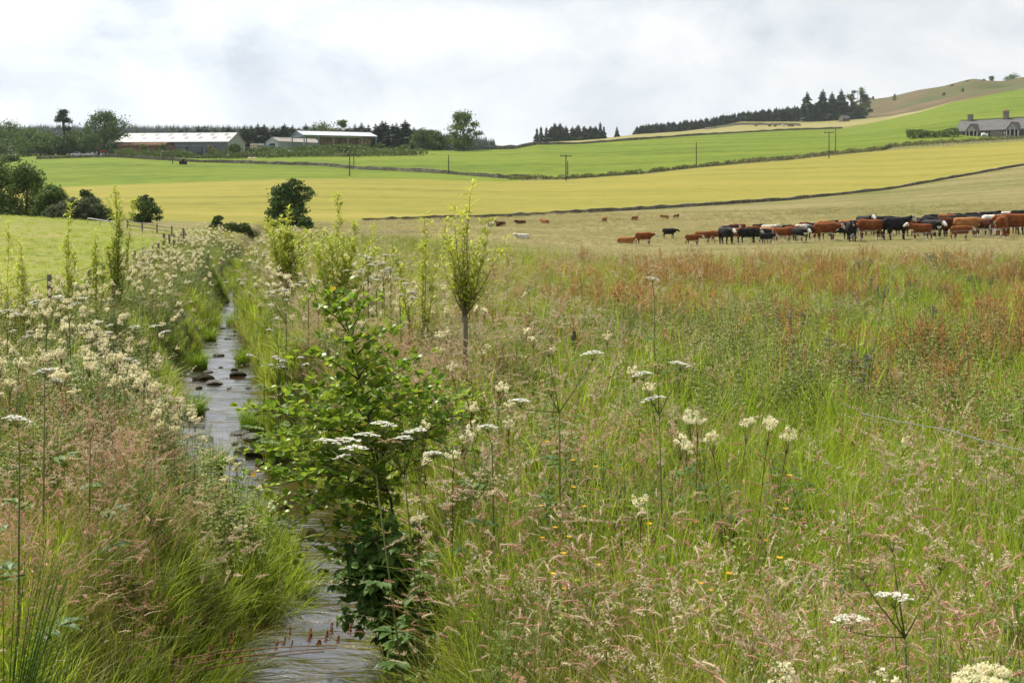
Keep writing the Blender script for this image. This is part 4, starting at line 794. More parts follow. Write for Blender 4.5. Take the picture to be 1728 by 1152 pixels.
# ------------------------------------------------------------------ hogweed
def umbel(mb, c, dia, mat=0, rays=16, q=.004, per=22, stemmat=1, ax=(0, 0, 1)):
    c = np.asarray(c, float); hub = c - np.array((0, 0, dia * .42)); ax = np.asarray(ax, float)
    for k in range(rays):
        rr = dia * .5 * math.sqrt((k + .4) / rays); an = k * 2.4 + U(-.2, .2); e_ = c + np.array((math.cos(an) * rr, math.sin(an) * rr, -rr * rr / dia * .55 + U(-.004, .004)))
        e_[2] += (ax[0] * (e_[0] - c[0]) + ax[1] * (e_[1] - c[1])) * .5
        mb.tube([hub, hub * .45 + e_ * .55, e_], [.0012, .0009, .0008], 3, stemmat, cap=False)
        for j in range(per):
            v = np.array((random.gauss(0, 1), random.gauss(0, 1), 0)) * dia * .040; a = rv(q * U(.7, 1.2)); a[2] *= .35; b = np.cross(a, (U(-.4, .4), U(-.4, .4), 1)); mb.quad(e_ + v + (0, 0, U(0, .004)), a, b, mat)
    return hub
def hogleaf(mb, p, an, L, mat=0):
    d = np.array((math.cos(an), math.sin(an), .35)); s = np.array((-d[1], d[0], 0)); mb.strip([p, p + d * L * .4], [.006, .005], s, mat)
    for q, sz in ((.45, .5), (.7, .45), (1., .6)):
        for sg in ((-1, 1) if q < 1 else (0, -.7, .7)): mb.leaf(p + d * L * q * .8, d * .6 + s * sg, (0, 0, 1), L * sz, L * .28, mat, .12, droop=.25)
def hogweed_at(label, base, node, ums, D):
    """ums: list of (px, py, width in px, kind)"""
    p0 = pt(base[0], base[1], D); z0 = Hs(p0[0], p0[1]); b = np.array((p0[0], p0[1], z0)); nd = pt(node[0], node[1], D) - b
    t = thing('hogweed', label, 'wildflower', tuple(b)); st = MB(); st.tube([(0, 0, -.05), nd * .5 + (0, 0, .02), nd], [.007, .006, .005], 6)
    for k in range(3): lf = MB(); hogleaf(lf, nd * (.25 + .22 * k), U(0, 6.28), .26 - .04 * k); obj('leaf', lf, [L_HERB], parent=t)
    for (px, py, wd, kind) in ums:
        dd = D + U(-.15, .15); c = pt(px, py, dd) - b; dia = wd / FPX * D; um = MB(); random.seed(int(px * 7 + py)); hub = umbel(um, c, dia, 0, 18, .0036 if D < 6 else .0045, 24 if kind == 'w' else 15, ax=(U(-.5, .5), -.3, 1))
        st.tube([nd, nd * .35 + hub * .65 + (0, 0, -.01), hub], [.004, .003, .0025], 5)
        obj('umbel', um, [P_WHITE if kind == 'w' else P_TAN, G_STEM], parent=t)
    obj('stem', st, [G_STEM], parent=t, smooth=True); return t
hogweed_at('tall hogweed with three white umbels round a brown one, right of centre', (1122, 900), (1112, 700), [(1085, 628, 34, 'w'), (1148, 611, 34, 'w'), (1104, 669, 38, 'w'), (1110, 615, 40, 't')], 7.6)
hogweed_at('wide-branching hogweed with one high white umbel and one lower left, mid meadow', (946, 900), (944, 695), [(1000, 593, 38, 'w'), (878, 673, 34, 'w'), (926, 590, 30, 't'), (930, 655, 34, 't')], 7.8)
hogweed_at('hogweed with a cluster of flat white umbels in front of the alder leaves, left stem', (712, 940), (634, 800), [(585, 738, 52, 'w'), (600, 752, 44, 'w'), (556, 741, 42, 'w'), (578, 768, 26, 'w')], 7.2)
hogweed_at('hogweed with white and rusty umbels in front of the alder, right stem', (735, 920), (682, 800), [(648, 712, 44, 'w'), (620, 730, 42, 'w'), (684, 736, 34, 'w'), (658, 742, 40, 't'), (700, 724, 40, 'w'), (732, 762, 30, 'w')], 7.3)
hogweed_at('closest hogweed, two white and three brown umbels, in the bottom right', (1537, 1160), (1527, 1075), [(1510, 1001, 60, 'w'), (1434, 1039, 62, 'w'), (1456, 946, 76, 't'), (1588, 938, 60, 't'), (1506, 905, 62, 't')], 4.6)
hogweed_at('single white umbel standing before the grey-green nettles', (1106, 560), (1104, 500), [(1101, 468, 24, 'w')], 12.5)
hogweed_at('hogweed with a bright white umbel at the left edge, nearer one', (30, 900), (33, 760), [(30, 703, 46, 'w'), (52, 745, 26, 't')], 6.6)
hogweed_at('hogweed with a bright white umbel at the left edge, behind the nearer one', (72, 760), (75, 670), [(76, 622, 38, 'w'), (95, 640, 20, 'w')], 8.2)
hogweed_at('yellowish hogweed umbel above the pink grass on the left', (150, 800), (152, 745), [(158, 709, 32, 't')], 8.5)
hogweed_at('single flat white umbel right of the alder, lying low', (836, 800), (830, 750), [(824, 717, 32, 'w')], 8.0)
def hog_mesh(seed, h=1.35, n=4):
    random.seed(seed); st = MB(); nd = np.array((U(-.03, .03), U(-.03, .03), h * .7)); st.tube([(0, 0, -.05), nd], [.006, .005], 5, 1)
    for k in range(n):
        c = nd + np.array((U(-.17, .17), U(-.17, .17), h * U(.12, .32))); hub = umbel(st, c, U(.07, .125), 0, 12, .0065, 12, ax=(U(-.5, .5), U(-.5, .2), 1)); st.tube([nd, hub], [.003, .002], 4, 1)
    for k in range(2): hogleaf(st, nd * .4, U(0, 6.28), .25, 2)
    return st.mesh('hogweed', [P_WHITE, G_STEM, L_HERB])
HM = [hog_mesh(500 + k, n=2 + k % 4) for k in range(6)]
def hogs(lst, D, label, group):
    for px, py in lst:
        d = D + U(-1, 1); p_ = pt(px, py, d); z0 = Hs(p_[0], p_[1]); h = max(.5, p_[2] - z0); o = link('hogweed', random.choice(HM), (p_[0], p_[1], z0), None, U(0, 6.28), min(1.25, h / 1.32)); tag(o, label, 'wildflower', group)
hogs([(622, 425), (648, 440), (614, 434), (660, 436), (636, 446), (672, 441), (644, 416), (600, 440), (628, 452)], 19, 'white hogweed in the patch right of the largest left willow', 'hogweed right of the willow')
hogs([(470, 462), (486, 468), (502, 462), (470, 475), (520, 458), (445, 470), (690, 472), (678, 468), (702, 478)], 17, 'white hogweed in the tall grass below the three willows', 'hogweed below the willows')
hogs([(74, 470), (122, 476), (12, 500), (250, 487), (40, 540), (165, 525), (176, 565), (215, 590)], 14.5, 'white hogweed in the flowers at the left, before the thin willows', 'hogweed on the left bank')
hogs([(238, 428), (246, 421), (232, 436), (262, 424), (250, 440), (225, 445), (300, 425), (402, 436), (418, 430), (428, 441), (436, 424), (410, 446), (396, 430)], 32, 'white hogweed farther along the stream near the fence', 'hogweed far along the stream')
hogs([(258, 383), (262, 392), (280, 381), (292, 385), (300, 380), (322, 384), (240, 388), (310, 390)], 62, 'white hogweed in the brown grass beyond the left pasture', 'hogweed beyond the pasture')

# ------------------------------------------------------------------ alder sapling, bramble, willows, broom
L_ALD = leafmat('leaf_alder', (.13, .225, .018), (.40, .47, .04), .5, .35, .45, isl=.85)
L_ALDY = leafmat('leaf_alder_turning', (.40, .30, .03), (.52, .22, .03), .4, .4)
L_WIL = leafmat('leaf_willow', (.36, .43, .035), (.64, .64, .10), .5, .45, .35)
def roundleaf(mb, p, d, L, mat=0):
    d = np.asarray(d, float); d /= np.linalg.norm(d); up = np.array((U(-.5, .5), U(-.5, .5), 1.)); sd = np.cross(d, up); sd /= np.linalg.norm(sd); up = np.cross(sd, d); p = np.asarray(p, float)
    m = [p, p + d * L * .35 - up * L * .06, p + d * L * .72 - up * L * .06, p + d * L * .97]; pr = [(.14, .24), (.40, .46), (.68, .44), (.92, .22)]
    vs = list(m)
    for q, ww in pr:
        for s in (-1, 1): vs.append(p + d * L * q + sd * s * L * ww + up * L * .13 * ww * 2)
    mb.add(vs, [(0, 1, 6, 4), (1, 2, 8, 6), (2, 3, 10, 8), (0, 5, 7, 1), (1, 7, 9, 2), (2, 9, 11, 3)], mat)
def alder(base, tops, label):
    random.seed(77); t = thing('alder_sapling', label, 'tree', tuple(base)); tr = MB(); cr = MB()
    def twig(P, r0, every=.029, sz=(.058, .088), start=.22):
        P = [np.asarray(q, float) for q in P]; L = [P[0]]
        for a, b in zip(P[:-1], P[1:]): L += [a + (b - a) * k / 4 + rv(.008) for k in range(1, 5)]
        tr.tube(L, list(np.linspace(r0, .002, len(L))), 5); ln = sum(np.linalg.norm(b - a) for a, b in zip(L[:-1], L[1:])); n = int(ln / every)
        for k in range(n):
            f = start + (1 - start) * (k + random.random()) / max(1, n); j = f * (len(L) - 1.001); i = int(j); c = L[i] + (L[i + 1] - L[i]) * (j - i); an = k * 2.4 + U(-.6, .6)
            d = (L[i + 1] - L[i]); d = d / (np.linalg.norm(d) + 1e-9) * .5 + np.array((math.cos(an), math.sin(an), U(-.1, .55)))
            roundleaf(cr, c + d * .018, d, U(*sz) * (1.05 - .25 * f), 1 if random.random() < .035 else 0)
            if random.random() < .55: e_ = c + d * U(.07, .24); tr.tube([c, e_], [.002, .0012], 3); [roundleaf(cr, e_, d + rv(.8), U(*sz) * .85, 0) for _ in range(2)]
    for P, r in tops: twig(P, r)
    obj('trunk', tr, [M_BARK], parent=t, smooth=True); obj('crown', cr, [L_ALD, L_ALDY], parent=t); return t
AD = 9.6
ab = np.array(at(700, AD)); ab[2] -= .05
def rel(px, py, dd=0.): return pt(px, py, AD + dd) - ab
stem_ = [(0, 0, 0), rel(662, 850), rel(640, 790), rel(606, 640), rel(590, 560), rel(560, 488)]
tops = [(stem_, .016)]
for a, b, dd in [((640, 790), (740, 700), -.3), ((645, 800), (770, 760), -.1), ((640, 780), (700, 640), .35), ((655, 830), (600, 900), -.75), ((655, 830), (540, 800), -.7), ((650, 820), (480, 860), .1), ((655, 840), (560, 940), -.5), ((640, 790), (590, 700), -.75), ((640, 790), (650, 720), -.75), ((630, 760), (690, 770), -.7), ((620, 720), (640, 660), .4), ((610, 660), (585, 610), .35), ((606, 640), (640, 590), -.25), ((625, 740), (490, 690), .3), ((640, 790), (520, 770), .15), ((650, 820), (590, 850), .2), ((606, 640), (520, 600), -.2), ((600, 600), (668, 552), .15), ((592, 570), (620, 500), .1), ((615, 680), (700, 600), .3), ((612, 700), (720, 655), -.2), ((616, 690), (505, 655), .2), ((622, 720), (772, 668), .35), ((625, 740), (455, 690), -.1), ((628, 740), (520, 730), -.5), ((630, 770), (470, 765), -.35), ((630, 775), (545, 805), -.6), ((634, 800), (450, 830), -.2), ((634, 800), (560, 850), -.7), ((636, 820), (500, 890), -.4), ((638, 760), (720, 740), -.4), ((632, 720), (690, 700), -.5), ((610, 650), (560, 680), -.45), ((600, 620), (640, 640), -.4), ((634, 820), (590, 900), -.6), ((634, 780), (505, 800), .3), ((626, 745), (575, 765), .3), ((636, 840), (520, 930), -.3), ((634, 810), (610, 800), -.7), ((628, 730), (600, 740), -.6), ((630, 760), (480, 735), .25), ((620, 700), (650, 690), -.6), ((640, 830), (660, 820), -.6), ((595, 575), (548, 520), -.1), ((600, 600), (575, 575), -.3), ((630, 790), (455, 800), .1), ((632, 800), (530, 860), -.15), ((626, 730), (540, 690), -.35), ((620, 710), (570, 650), -.5), ((612, 670), (665, 640), -.5)]:
    bx_ = 612 + (b[0] - 612) * (1.22 if 600 < b[1] < 900 else 1.05); A = rel(*a); Bp = rel(bx_, b[1], dd); tops.append(([A, A * .5 + Bp * .5 + (0, 0, .05), Bp], .007))
alder(ab, tops, 'young alder with rounded glossy leaves leaning over the stream')
def bramble(px, D, wpx, h, label, seed, n=900, LL=(.05, .10), mat=None, hang=0.):
    random.seed(seed); b = np.array(at(px, D)); b[2] = max(b[2], .3) - .1; t = thing('bramble_bush', label, 'bush', tuple(b)); r = wpx / FPX * D / 2; lf = MB(); st = MB()
    for k in range(46):
        an = U(0, 6.28); rr = r * math.sqrt(random.random()); e_ = np.array((math.cos(an) * rr, math.sin(an) * rr * .8, h * (1 - .5 * (rr / r) ** 2) * U(.6, 1.))); m_ = e_ * .5 + (0, 0, h * .3)
        st.tube([(0, 0, 0), m_, e_], [.004, .003, .0015], 4)
        for j in range(n // 46):
            q = U(.3, 1.); c = (m_ * (1 - q) * 2 * q + e_ * q * q) + rv(.05); d = np.array((math.cos(an), math.sin(an), 0)) * .5 + rv(.8)
            for s in (-.8, 0, .8): lf.leaf(c, d + np.array((-d[1], d[0], 0)) * s, (U(-.3, .3), U(-.6, .1), 1), U(*LL), U(*LL) * .62, 0, .14, droop=.25)
    obj('leaves', lf, [mat or L_BRAM], parent=t); obj('stems', st, [G_RED], parent=t)
bramble(655, 8.7, 215, 1.2, 'dark green leafy bush overhanging the stream below the hogweed', 1, 1100)
bramble(640, 9.5, 170, .95, 'low dark leafy growth at the water below the alder', 2, 650)
bramble(720, 7.9, 120, 1.0, 'dark green leaves under the hogweed right stem', 3, 600, mat=L_HERB)
bramble(1235, 7.5, 210, .82, 'dark leaves beneath the loose meadowsweet group right of centre', 4, 800, (.04, .08), L_HERB)
def willow(px, ytop, D, wpx, nst, label, seed, trunk=None, dens=.016, hang=.0, LL=(.075, .125), sc=1.):
    random.seed(seed); b = np.array(at(px, D)); h = CAMZ + (YH - ytop) / FPX * D - b[2]; r = wpx / FPX * D / 2; t = thing('willow_sapling', label, 'tree', tuple(b)); tr = MB(); cr = MB(); z0 = .0
    if trunk: z0 = trunk; tr.tube([(0, 0, -.2), (.01, 0, z0 * .5), (0, 0, z0)], [.036, .034, .036], 8)
    for k in range(nst):
        an = U(0, 6.28); f = 1. if k == 0 else U(.55, .92); rr = r * random.random() ** .6 * (.25 if k == 0 else 1.35); hh = h * f; e_ = np.array((math.cos(an) * rr, math.sin(an) * rr, hh))
        P = [np.array((0, 0, z0)) + np.array((e_[0] * q, e_[1] * q, (hh - z0) * q ** 1.05)) + rv(.016) for q in np.linspace(0, 1, 9)]
        P[-1] = P[-1] + np.array((U(-.06, .06), U(-.06, .06), -.02)); tr.tube(P, list(np.linspace(.009, .0015, 9)), 5); n = int((hh - z0) / dens)
        for j in range(n):
            q = .1 + .9 * j / n; i = min(7, int(q * 8)); c = P[i] + (P[i + 1] - P[i]) * (q * 8 - i); a2 = j * 2.4 + U(-.5, .5); d = np.array((math.cos(a2), math.sin(a2), U(.3, 1.2)))
            if random.random() < .35:
                e2 = c + d * U(.05, .2) * (1.1 - .6 * q); tr.tube([c, e2], [.002, .001], 3)
                for _ in range(5): u_ = random.random(); cr.leaf(c + (e2 - c) * u_, d + rv(.7), (0, 0, 1), U(*LL) * sc, .022 * sc, 0, .1, droop=.4)
            cr.leaf(c, d, (0, 0, 1), U(*LL) * sc, .019 * sc, 0, .1, droop=.35)
    obj('trunk', tr, [plain('willow_bark_%d' % seed, (.17, .14, .075), .8)] , parent=t, smooth=True); obj('crown', cr, [L_WIL], parent=t); return t
willow(784, 302, 14., 118, 19, 'tallest yellow-green willow sprouting from a bare cut stem, mid photo', 1, 1.22, dens=.022)
willow(712, 362, 17., 75, 7, 'slim yellow-green willow just left of the cut-stem willow', 2)
willow(568, 324, 22., 125, 17, 'broad bushy yellow-green willow in front of the lone dark tree, right of two', 3, sc=1.25)
willow(486, 348, 28., 62, 15, 'narrow dense yellow-green willow nearest the lone dark tree', 4, sc=1.4)
willow(118, 342, 22., 34, 3, 'slender upright willow whip in front of the left pasture', 5, sc=1.1)
willow(197, 312, 26., 62, 8, 'tall leafy willow beside the fence in front of the left pasture', 6, sc=1.25)
willow(162, 385, 21., 44, 4, 'thin willow between the slender whip and the tall fence-side one', 7)
willow(12, 370, 19., 50, 4, 'thin willow at the left edge, leftmost of the row', 8)
willow(38, 395, 19.5, 30, 3, 'small thin willow second from the left edge', 9)
random.seed(5); b = np.array(at(8, 5.6)); t = thing('broom_shrub', 'dark green twiggy broom at the left edge low in the photo', 'bush', tuple(b)); mb = MB(); lf = MB()
for k in range(60):
    an = U(-.5, 1.3) if random.random() < .6 else U(0, 6.28); rr = U(.05, .42); e_ = np.array((math.cos(an) * rr, math.sin(an) * rr, U(.7, 1.35))); m_ = np.array((e_[0] * .35, e_[1] * .35, e_[2] * .5)); mb.tube([(0, 0, 0), m_, e_], [.004, .003, .001], 4)
    for j in range(26): q = random.random(); c = m_ * (1 - q) + e_ * q; lf.leaf(c, (e_ - m_) + rv(.5), (0, 0, 1), U(.014, .03), .005, 0)
obj('stems', mb, [leafmat('broom_stem', (.04, .085, .015), (.10, .17, .03), .15)], parent=t); obj('leaves', lf, [L_HERB], parent=t)
# sorrel arching over the water, thistles, buttercups
random.seed(9); b = np.array((-2.35, 8.2, .25)); t = thing('sorrel_spray', 'rusty sorrel spray arching over the dark water at the bottom', 'wildflower', tuple(b)); mb = MB(); hd = MB()
for k in range(3):
    P = [np.array((q * (1.05 + .1 * k), -.1 * k * q, .12 + .28 * q - .1 * q * q + .06 * k)) for q in np.linspace(0, 1, 10)]; mb.tube(P, [.006] * 5 + [.004] * 5, 4)
    for i in range(2, 10):
        B_ = [P[i] + np.array((.02 * q, s1_ * q, s2_ * q)) for s1_, s2_ in ((U(-.06, .06), U(.05, .16)),) for q in np.linspace(0, 1, 8)]; mb.strip(B_, [.0015] * 8, (1, 0, 0)); head_on(hd, B_, 'dock', 0, U(.5, .85)) if random.random() < .8 else None
obj('stem', mb, [G_RED], parent=t); obj('seeds', hd, [leafmat('sorrel_seed', (.17, .06, .03), (.34, .15, .08), .3)], parent=t)
def thistle_mesh(seed):
    random.seed(seed); mb = MB()
    for k in range(4):
        P = curve_stem(U(-.08, .08), U(-.08, .08), U(.8, 1.1), U(0, 6.28), U(.05, .3), 6); mb.tube(P, [.004] * 7, 4, 1)
        for j in range(9): q = P[1 + j // 2]; an = U(0, 6.28); mb.leaf(q, (math.cos(an), math.sin(an), .5), (0, 0, 1), U(.1, .17), .035, 1, .3, droop=.3)
        for j in range(5):
            c = P[-1] + np.array((U(-.06, .06), U(-.06, .06), U(-.1, .03))); mb.tube([P[-2], c], [.002, .002], 3, 1); mb.tube([c, c + (0, 0, .012), c + (0, 0, .024)], [.007, .010, .006], 6, 1); froth(mb, c + np.array((0, 0, .028)), .012, 22, .004, 0)
    return mb.mesh('thistle', [P_PURP, leafmat('thistle_leaf_%d' % seed, (.16, .20, .08), (.30, .33, .17), .3)])
TH = [thistle_mesh(700 + k) for k in range(3)]
for k in range(20):
    px, D = (U(1430, 1728), U(17, 33)) if k < 16 else (U(1330, 1480), U(12, 18)); b = at(px, D); o = link('thistle', random.choice(TH), b, None, U(0, 6.28), U(.9, 1.15)); tag(o, 'purple-tipped grey-green thistle among the docks at the right', 'thistle', 'thistles among the docks')
def buttercup_mesh():
    mb = MB()
    for k in range(3):
        P = curve_stem(0, 0, U(.55, .9), U(0, 6.28), U(.1, .4), 5); mb.strip(P, [.002] * 6, (1, 0, 0), 1)
        for j in range(5): an = j * 1.257; mb.quad(P[-1] + np.array((math.cos(an), math.sin(an), .2)) * .008, np.array((math.cos(an), math.sin(an), .5)) * .007, np.array((-math.sin(an), math.cos(an), 0)) * .006, 0)
    return mb.mesh('buttercup', [P_YEL, G_STEM])
BC = [buttercup_mesh() for k in range(3)]
for k in range(10): px, D = U(850, 1320), U(5.5, 8.5); o = link('buttercup', random.choice(BC), at(px, D), None, U(0, 6.28), U(.95, 1.2)); tag(o, 'tiny yellow buttercup in the grass of the middle foreground', 'wildflower', 'buttercups in the grass')

# ------------------------------------------------------------------ stones in the stream
M_ROCK = rampmat('wet_stone', [(.3, (.035, .030, .024)), (.55, (.10, .085, .065)), (.75, (.19, .165, .13))], ns=4., ns2=18, rough=.45, bump=.6, bscale=9, obj=True, spec=.5)
M_MOSS = rampmat('mossy_stone', [(.3, (.03, .028, .014)), (.5, (.07, .065, .022)), (.65, (.13, .10, .055))], ns=5., ns2=22, rough=.8, bump=1., bscale=14, obj=True)
def rock_mesh(seed, mat):
    bm = bmesh.new(); bmesh.ops.create_icosphere(bm, subdivisions=3, radius=1.); rg = np.random.default_rng(seed); pl = [(lambda v: v / np.linalg.norm(v))(rg.normal(size=3)) for _ in range(9)]; of = rg.uniform(.55, .9, 9)
    for v in bm.verts:
        c = np.array(v.co)
        for n_, o_ in zip(pl, of):
            q = c @ n_ - o_
            if q > 0: c = c - n_ * q * .85
        v.co = c * (1 + .06 * float(vn(c[0] + 3, c[1] + c[2], seed % 7, .4)))
    me = bpy.data.meshes.new('stone'); bm.to_mesh(me); bm.free(); me.materials.append(mat); me.polygons.foreach_set('use_smooth', [True] * len(me.polygons)); return me
RK = [rock_mesh(k, M_ROCK) for k in range(4)] + [rock_mesh(10 + k, M_MOSS) for k in range(3)]
def stone(px, py, wpx, k, label, group=None, hz=.5, cat='stone'):
    D = CAMZ * FPX / (py - YH); r = wpx / FPX * D / 2; o = link('stone', RK[k], (((px - CX) / FPX * D), D, r * .06), None, U(0, 6.28)); o.scale = (r, r * U(.7, 1.), r * hz); tag(o, label, cat, group); return o
for px, py, wp, k, lb in ((345, 640, 34, 4, 'mossy stone left in the group across the stream, upper pool'), (362, 648, 30, 0, 'flat dark stone right in the group across the stream, upper pool'), (368, 600, 22, 1, 'small brown stone alone in midstream above the stone group'), (408, 606, 32, 5, 'mossy stone at the right bank above the stone group'), (402, 634, 30, 6, 'green mossy stone under the right bank beside the stone group'), (404, 732, 34, 2, 'tilted grey stone at the right bank by the bright green tussock'), (426, 740, 40, 3, 'pale rounded stone under the bright green tussock'), (410, 762, 34, 4, 'brown mossy stone in the rapid below the tussock'), (435, 768, 46, 6, 'largest mossy stone in the rapid below the tussock'), (390, 780, 26, 0, 'grey wet stone alone in the middle of the rapid'), (350, 742, 24, 1, 'dark stone at the left bank beside the rapid'), (348, 690, 12, 2, 'tiny stone alone in the smooth water above the rapid'),
        (346, 1100, 44, 3, 'dark grey stone at the left bank by the sorrel spray'), (420, 1040, 36, 0, 'dark stone in the shade under the left grassy bank, lower one'), (452, 1022, 42, 2, 'dark stone in the shade under the left grassy bank, upper one'), (405, 1148, 22, 1, 'brown pebble at the bottom edge of the photo in the water')):
    stone(px, py, wp, k, lb, hz=.42)
for px, py, wp, k in ((380, 640, 12, 1), (420, 655, 14, 0), (336, 655, 14, 5), (352, 628, 16, 2), (330, 640, 16, 5), (395, 625, 16, 4), (415, 590, 18, 6), (384, 572, 12, 0), (398, 560, 14, 5), (362, 582, 10, 1), (400, 545, 12, 2), (376, 555, 12, 5), (372, 620, 9, 0), (388, 655, 10, 1), (450, 750, 30, 5), (416, 722, 18, 0), (396, 748, 16, 1), (380, 765, 14, 2), (356, 760, 14, 0), (440, 785, 22, 5), (340, 720, 14, 1), (470, 855, 40, 5), (440, 862, 26, 6), (520, 900, 36, 4), (505, 985, 26, 0), (545, 965, 24, 5)):
    stone(px, py, wp, k, 'small wet stone breaking the water of the stream', 'small stones in the stream', .4)

# ------------------------------------------------------------------ farm buildings
def ribmat(name, a, rough=.5, var=.12, rib=3.0, spec=.4):
    m, t, o = newmat(name); tcn = N(t, 'ShaderNodeTexCoord'); n1 = N(t, 'ShaderNodeTexNoise'); n1.inputs['Scale'].default_value = .6; n1.inputs['Detail'].default_value = 6; t.links.new(tcn.outputs['Object'], n1.inputs['Vector'])
    wv = N(t, 'ShaderNodeTexWave'); wv.inputs['Scale'].default_value = rib; wv.bands_direction = 'X'; t.links.new(tcn.outputs['Object'], wv.inputs['Vector'])
    r = N(t, 'ShaderNodeValToRGB'); r.color_ramp.elements[0].position = .35; r.color_ramp.elements[1].position = .65; r.color_ramp.elements[0].color = (*[c * (1 - var) for c in a], 1); r.color_ramp.elements[1].color = (*[min(1, c * (1 + var)) for c in a], 1); t.links.new(n1.outputs[0], r.inputs[0])
    p = N(t, 'ShaderNodeBsdfPrincipled'); p.inputs['Roughness'].default_value = rough; p.inputs['Specular IOR Level'].default_value = spec; t.links.new(r.outputs[0], p.inputs['Base Color'])
    bn = N(t, 'ShaderNodeBump'); bn.inputs['Strength'].default_value = .35; bn.inputs['Distance'].default_value = .05; t.links.new(wv.outputs[0], bn.inputs['Height']); t.links.new(bn.outputs[0], p.inputs['Normal']); t.links.new(p.outputs[0], o.inputs[0]); return m
M_WROOF = ribmat('pale_sheet_roof', (.36, .36, .35)); M_GCLAD = ribmat('grey_blue_cladding', (.115, .135, .165)); M_GABLE = ribmat('grey_boarding', (.33, .33, .315), .8); M_SKYL = plain('rooflight', (.075, .066, .05), .4, .1); M_DARK = plain('dark_opening', (.012, .012, .012), .9, .1)
M_BRICK = rampmat('red_brick', [(.35, (.14, .075, .055)), (.65, (.23, .13, .095))], ns=1.2, bump=.4, obj=True); M_RROOF = rampmat('rusty_roof', [(.35, (.10, .055, .035)), (.65, (.17, .10, .065))], ns=.8, obj=True)
M_GALV = ribmat('galvanised_roof', (.36, .40, .43), .45); M_STEEL = plain('painted_steel', (.20, .25, .26), .5, .1); M_BLUEC = ribmat('blue_grey_cladding', (.15, .20, .25)); M_HAY = rampmat('straw_bales', [(.35, (.12, .08, .05)), (.5, (.23, .165, .095)), (.7, (.33, .245, .14))], ns=.9, ns2=5, bump=.8, obj=True)
M_OLDRF = rampmat('old_cement_roof', [(.3, (.20, .185, .165)), (.7, (.36, .34, .31))], ns=.5, ns2=3, obj=True); M_PALE = ribmat('pale_cladding', (.38, .40, .42), .7)
M_SLATE = rampmat('slate_roof', [(.3, (.085, .082, .083)), (.7, (.15, .145, .142))], scale=(.4, 1, 2), ns=1.6, ns2=6, rough=.6, bump=.3, obj=True); M_RUBBLE = rampmat('rubble_stone', [(.3, (.14, .12, .10)), (.5, (.22, .195, .165)), (.7, (.31, .28, .245))], ns=2.5, ns2=9, bump=.9, bscale=5, obj=True)
M_WPAINT = plain('white_paint', (.72, .72, .70), .6, .06); M_POT = plain('clay_pot', (.50, .26, .12), .8, .1); M_GLASS = plain('dark_glass', (.02, .022, .025), .1, .1, spec=.6)
def gable_walls(mb, L, Wd, he, hr, th=.2, dn=2.):
    """four walls with gable ends, hollow, in local axes (x along the front, y back)"""
    mb.box(0, L, 0, th, -dn, he); mb.box(0, L, Wd - th, Wd, -dn, he)
    for x0 in (0.004, L - th - .004):
        mb.box(x0, x0 + th, th, Wd - th, -dn, he - .003)
        mb.add([(x0, 0, he), (x0 + th, 0, he), (x0 + th, Wd, he), (x0, Wd, he), (x0, Wd / 2, hr), (x0 + th, Wd / 2, hr)], [(0, 3, 4), (1, 5, 2), (0, 4, 5, 1), (3, 2, 5, 4)])
def gable_roof(mb, L, Wd, he, hr, ov=.35, th=.12):
    y0, z0 = -ov, he - ov * (hr - he) / (Wd / 2)
    for s in (0, 1):
        f = (lambda y: y) if s == 0 else (lambda y: Wd - y)
        a = [(-ov, f(y0), z0 + .03), (L + ov, f(y0), z0 + .03), (L + ov, Wd / 2, hr + .03), (-ov, Wd / 2, hr + .03)]; b_ = [(p_[0], p_[1], p_[2] + th) for p_ in a]
        fs = [(0, 3, 2, 1), (4, 5, 6, 7), (0, 1, 5, 4), (1, 2, 6, 5), (2, 3, 7, 6), (3, 0, 4, 7)]
        mb.add(a + b_, fs if s == 0 else [f_[::-1] for f_ in fs])
    mb.box(-ov, L + ov, Wd / 2 - .2, Wd / 2 + .2, hr + .08 + th, hr + .16 + th)
def bpoint(px, py, D): q = pt(px, py, D); return np.array(q)
# big barn
def yaw(a, b): return math.atan2(b[1] - a[1], b[0] - a[0])
A0 = np.array(((195 - CX) / FPX * 404, 404.)); A1 = np.array(((384.5 - CX) / FPX * 400, 400.)); Lb = float(np.linalg.norm(A1 - A0)); zb = CAMZ + (YH - 262) / FPX * 400
t = thing('barn', 'long barn with white sheet roof, rooflights and grey-blue walls', 'barn', (A0[0], A0[1], zb), yaw(A0, A1))
mb = MB(); mb.box(0, Lb, 0, .2, -2, 4.6); mb.box(0, Lb, 17.8, 18, -2, 4.6); obj('wall', mb, M_GCLAD, parent=t)
mb = MB()
for x0 in (.0, Lb - .2):
    dz = 3.2 if x0 > 1 else -2
    if x0 > 1:
        mb.box(x0 + .004, x0 + .2, .2, 5.0, -2, 4.597); mb.box(x0 + .004, x0 + .2, 13.2, 17.8, -2, 4.597); mb.box(x0 + .004, x0 + .2, 5.0, 13.2, 3.6, 4.597)
    else: mb.box(x0 + .004, x0 + .2, .2, 17.8, -2, 4.597)
    mb.add([(x0, 0, 4.6), (x0 + .2, 0, 4.6), (x0 + .2, 18, 4.6), (x0, 18, 4.6), (x0, 9, 8.0), (x0 + .2, 9, 8.0)], [(0, 3, 4), (1, 5, 2), (0, 4, 5, 1), (3, 2, 5, 4)])
obj('gable_wall', mb, M_GABLE, parent=t)
rf = MB(); gable_roof(rf, Lb, 18, 4.6, 8.0); ro = obj('roof', rf, M_WROOF, parent=t)
sl_ = 3.4 / 9
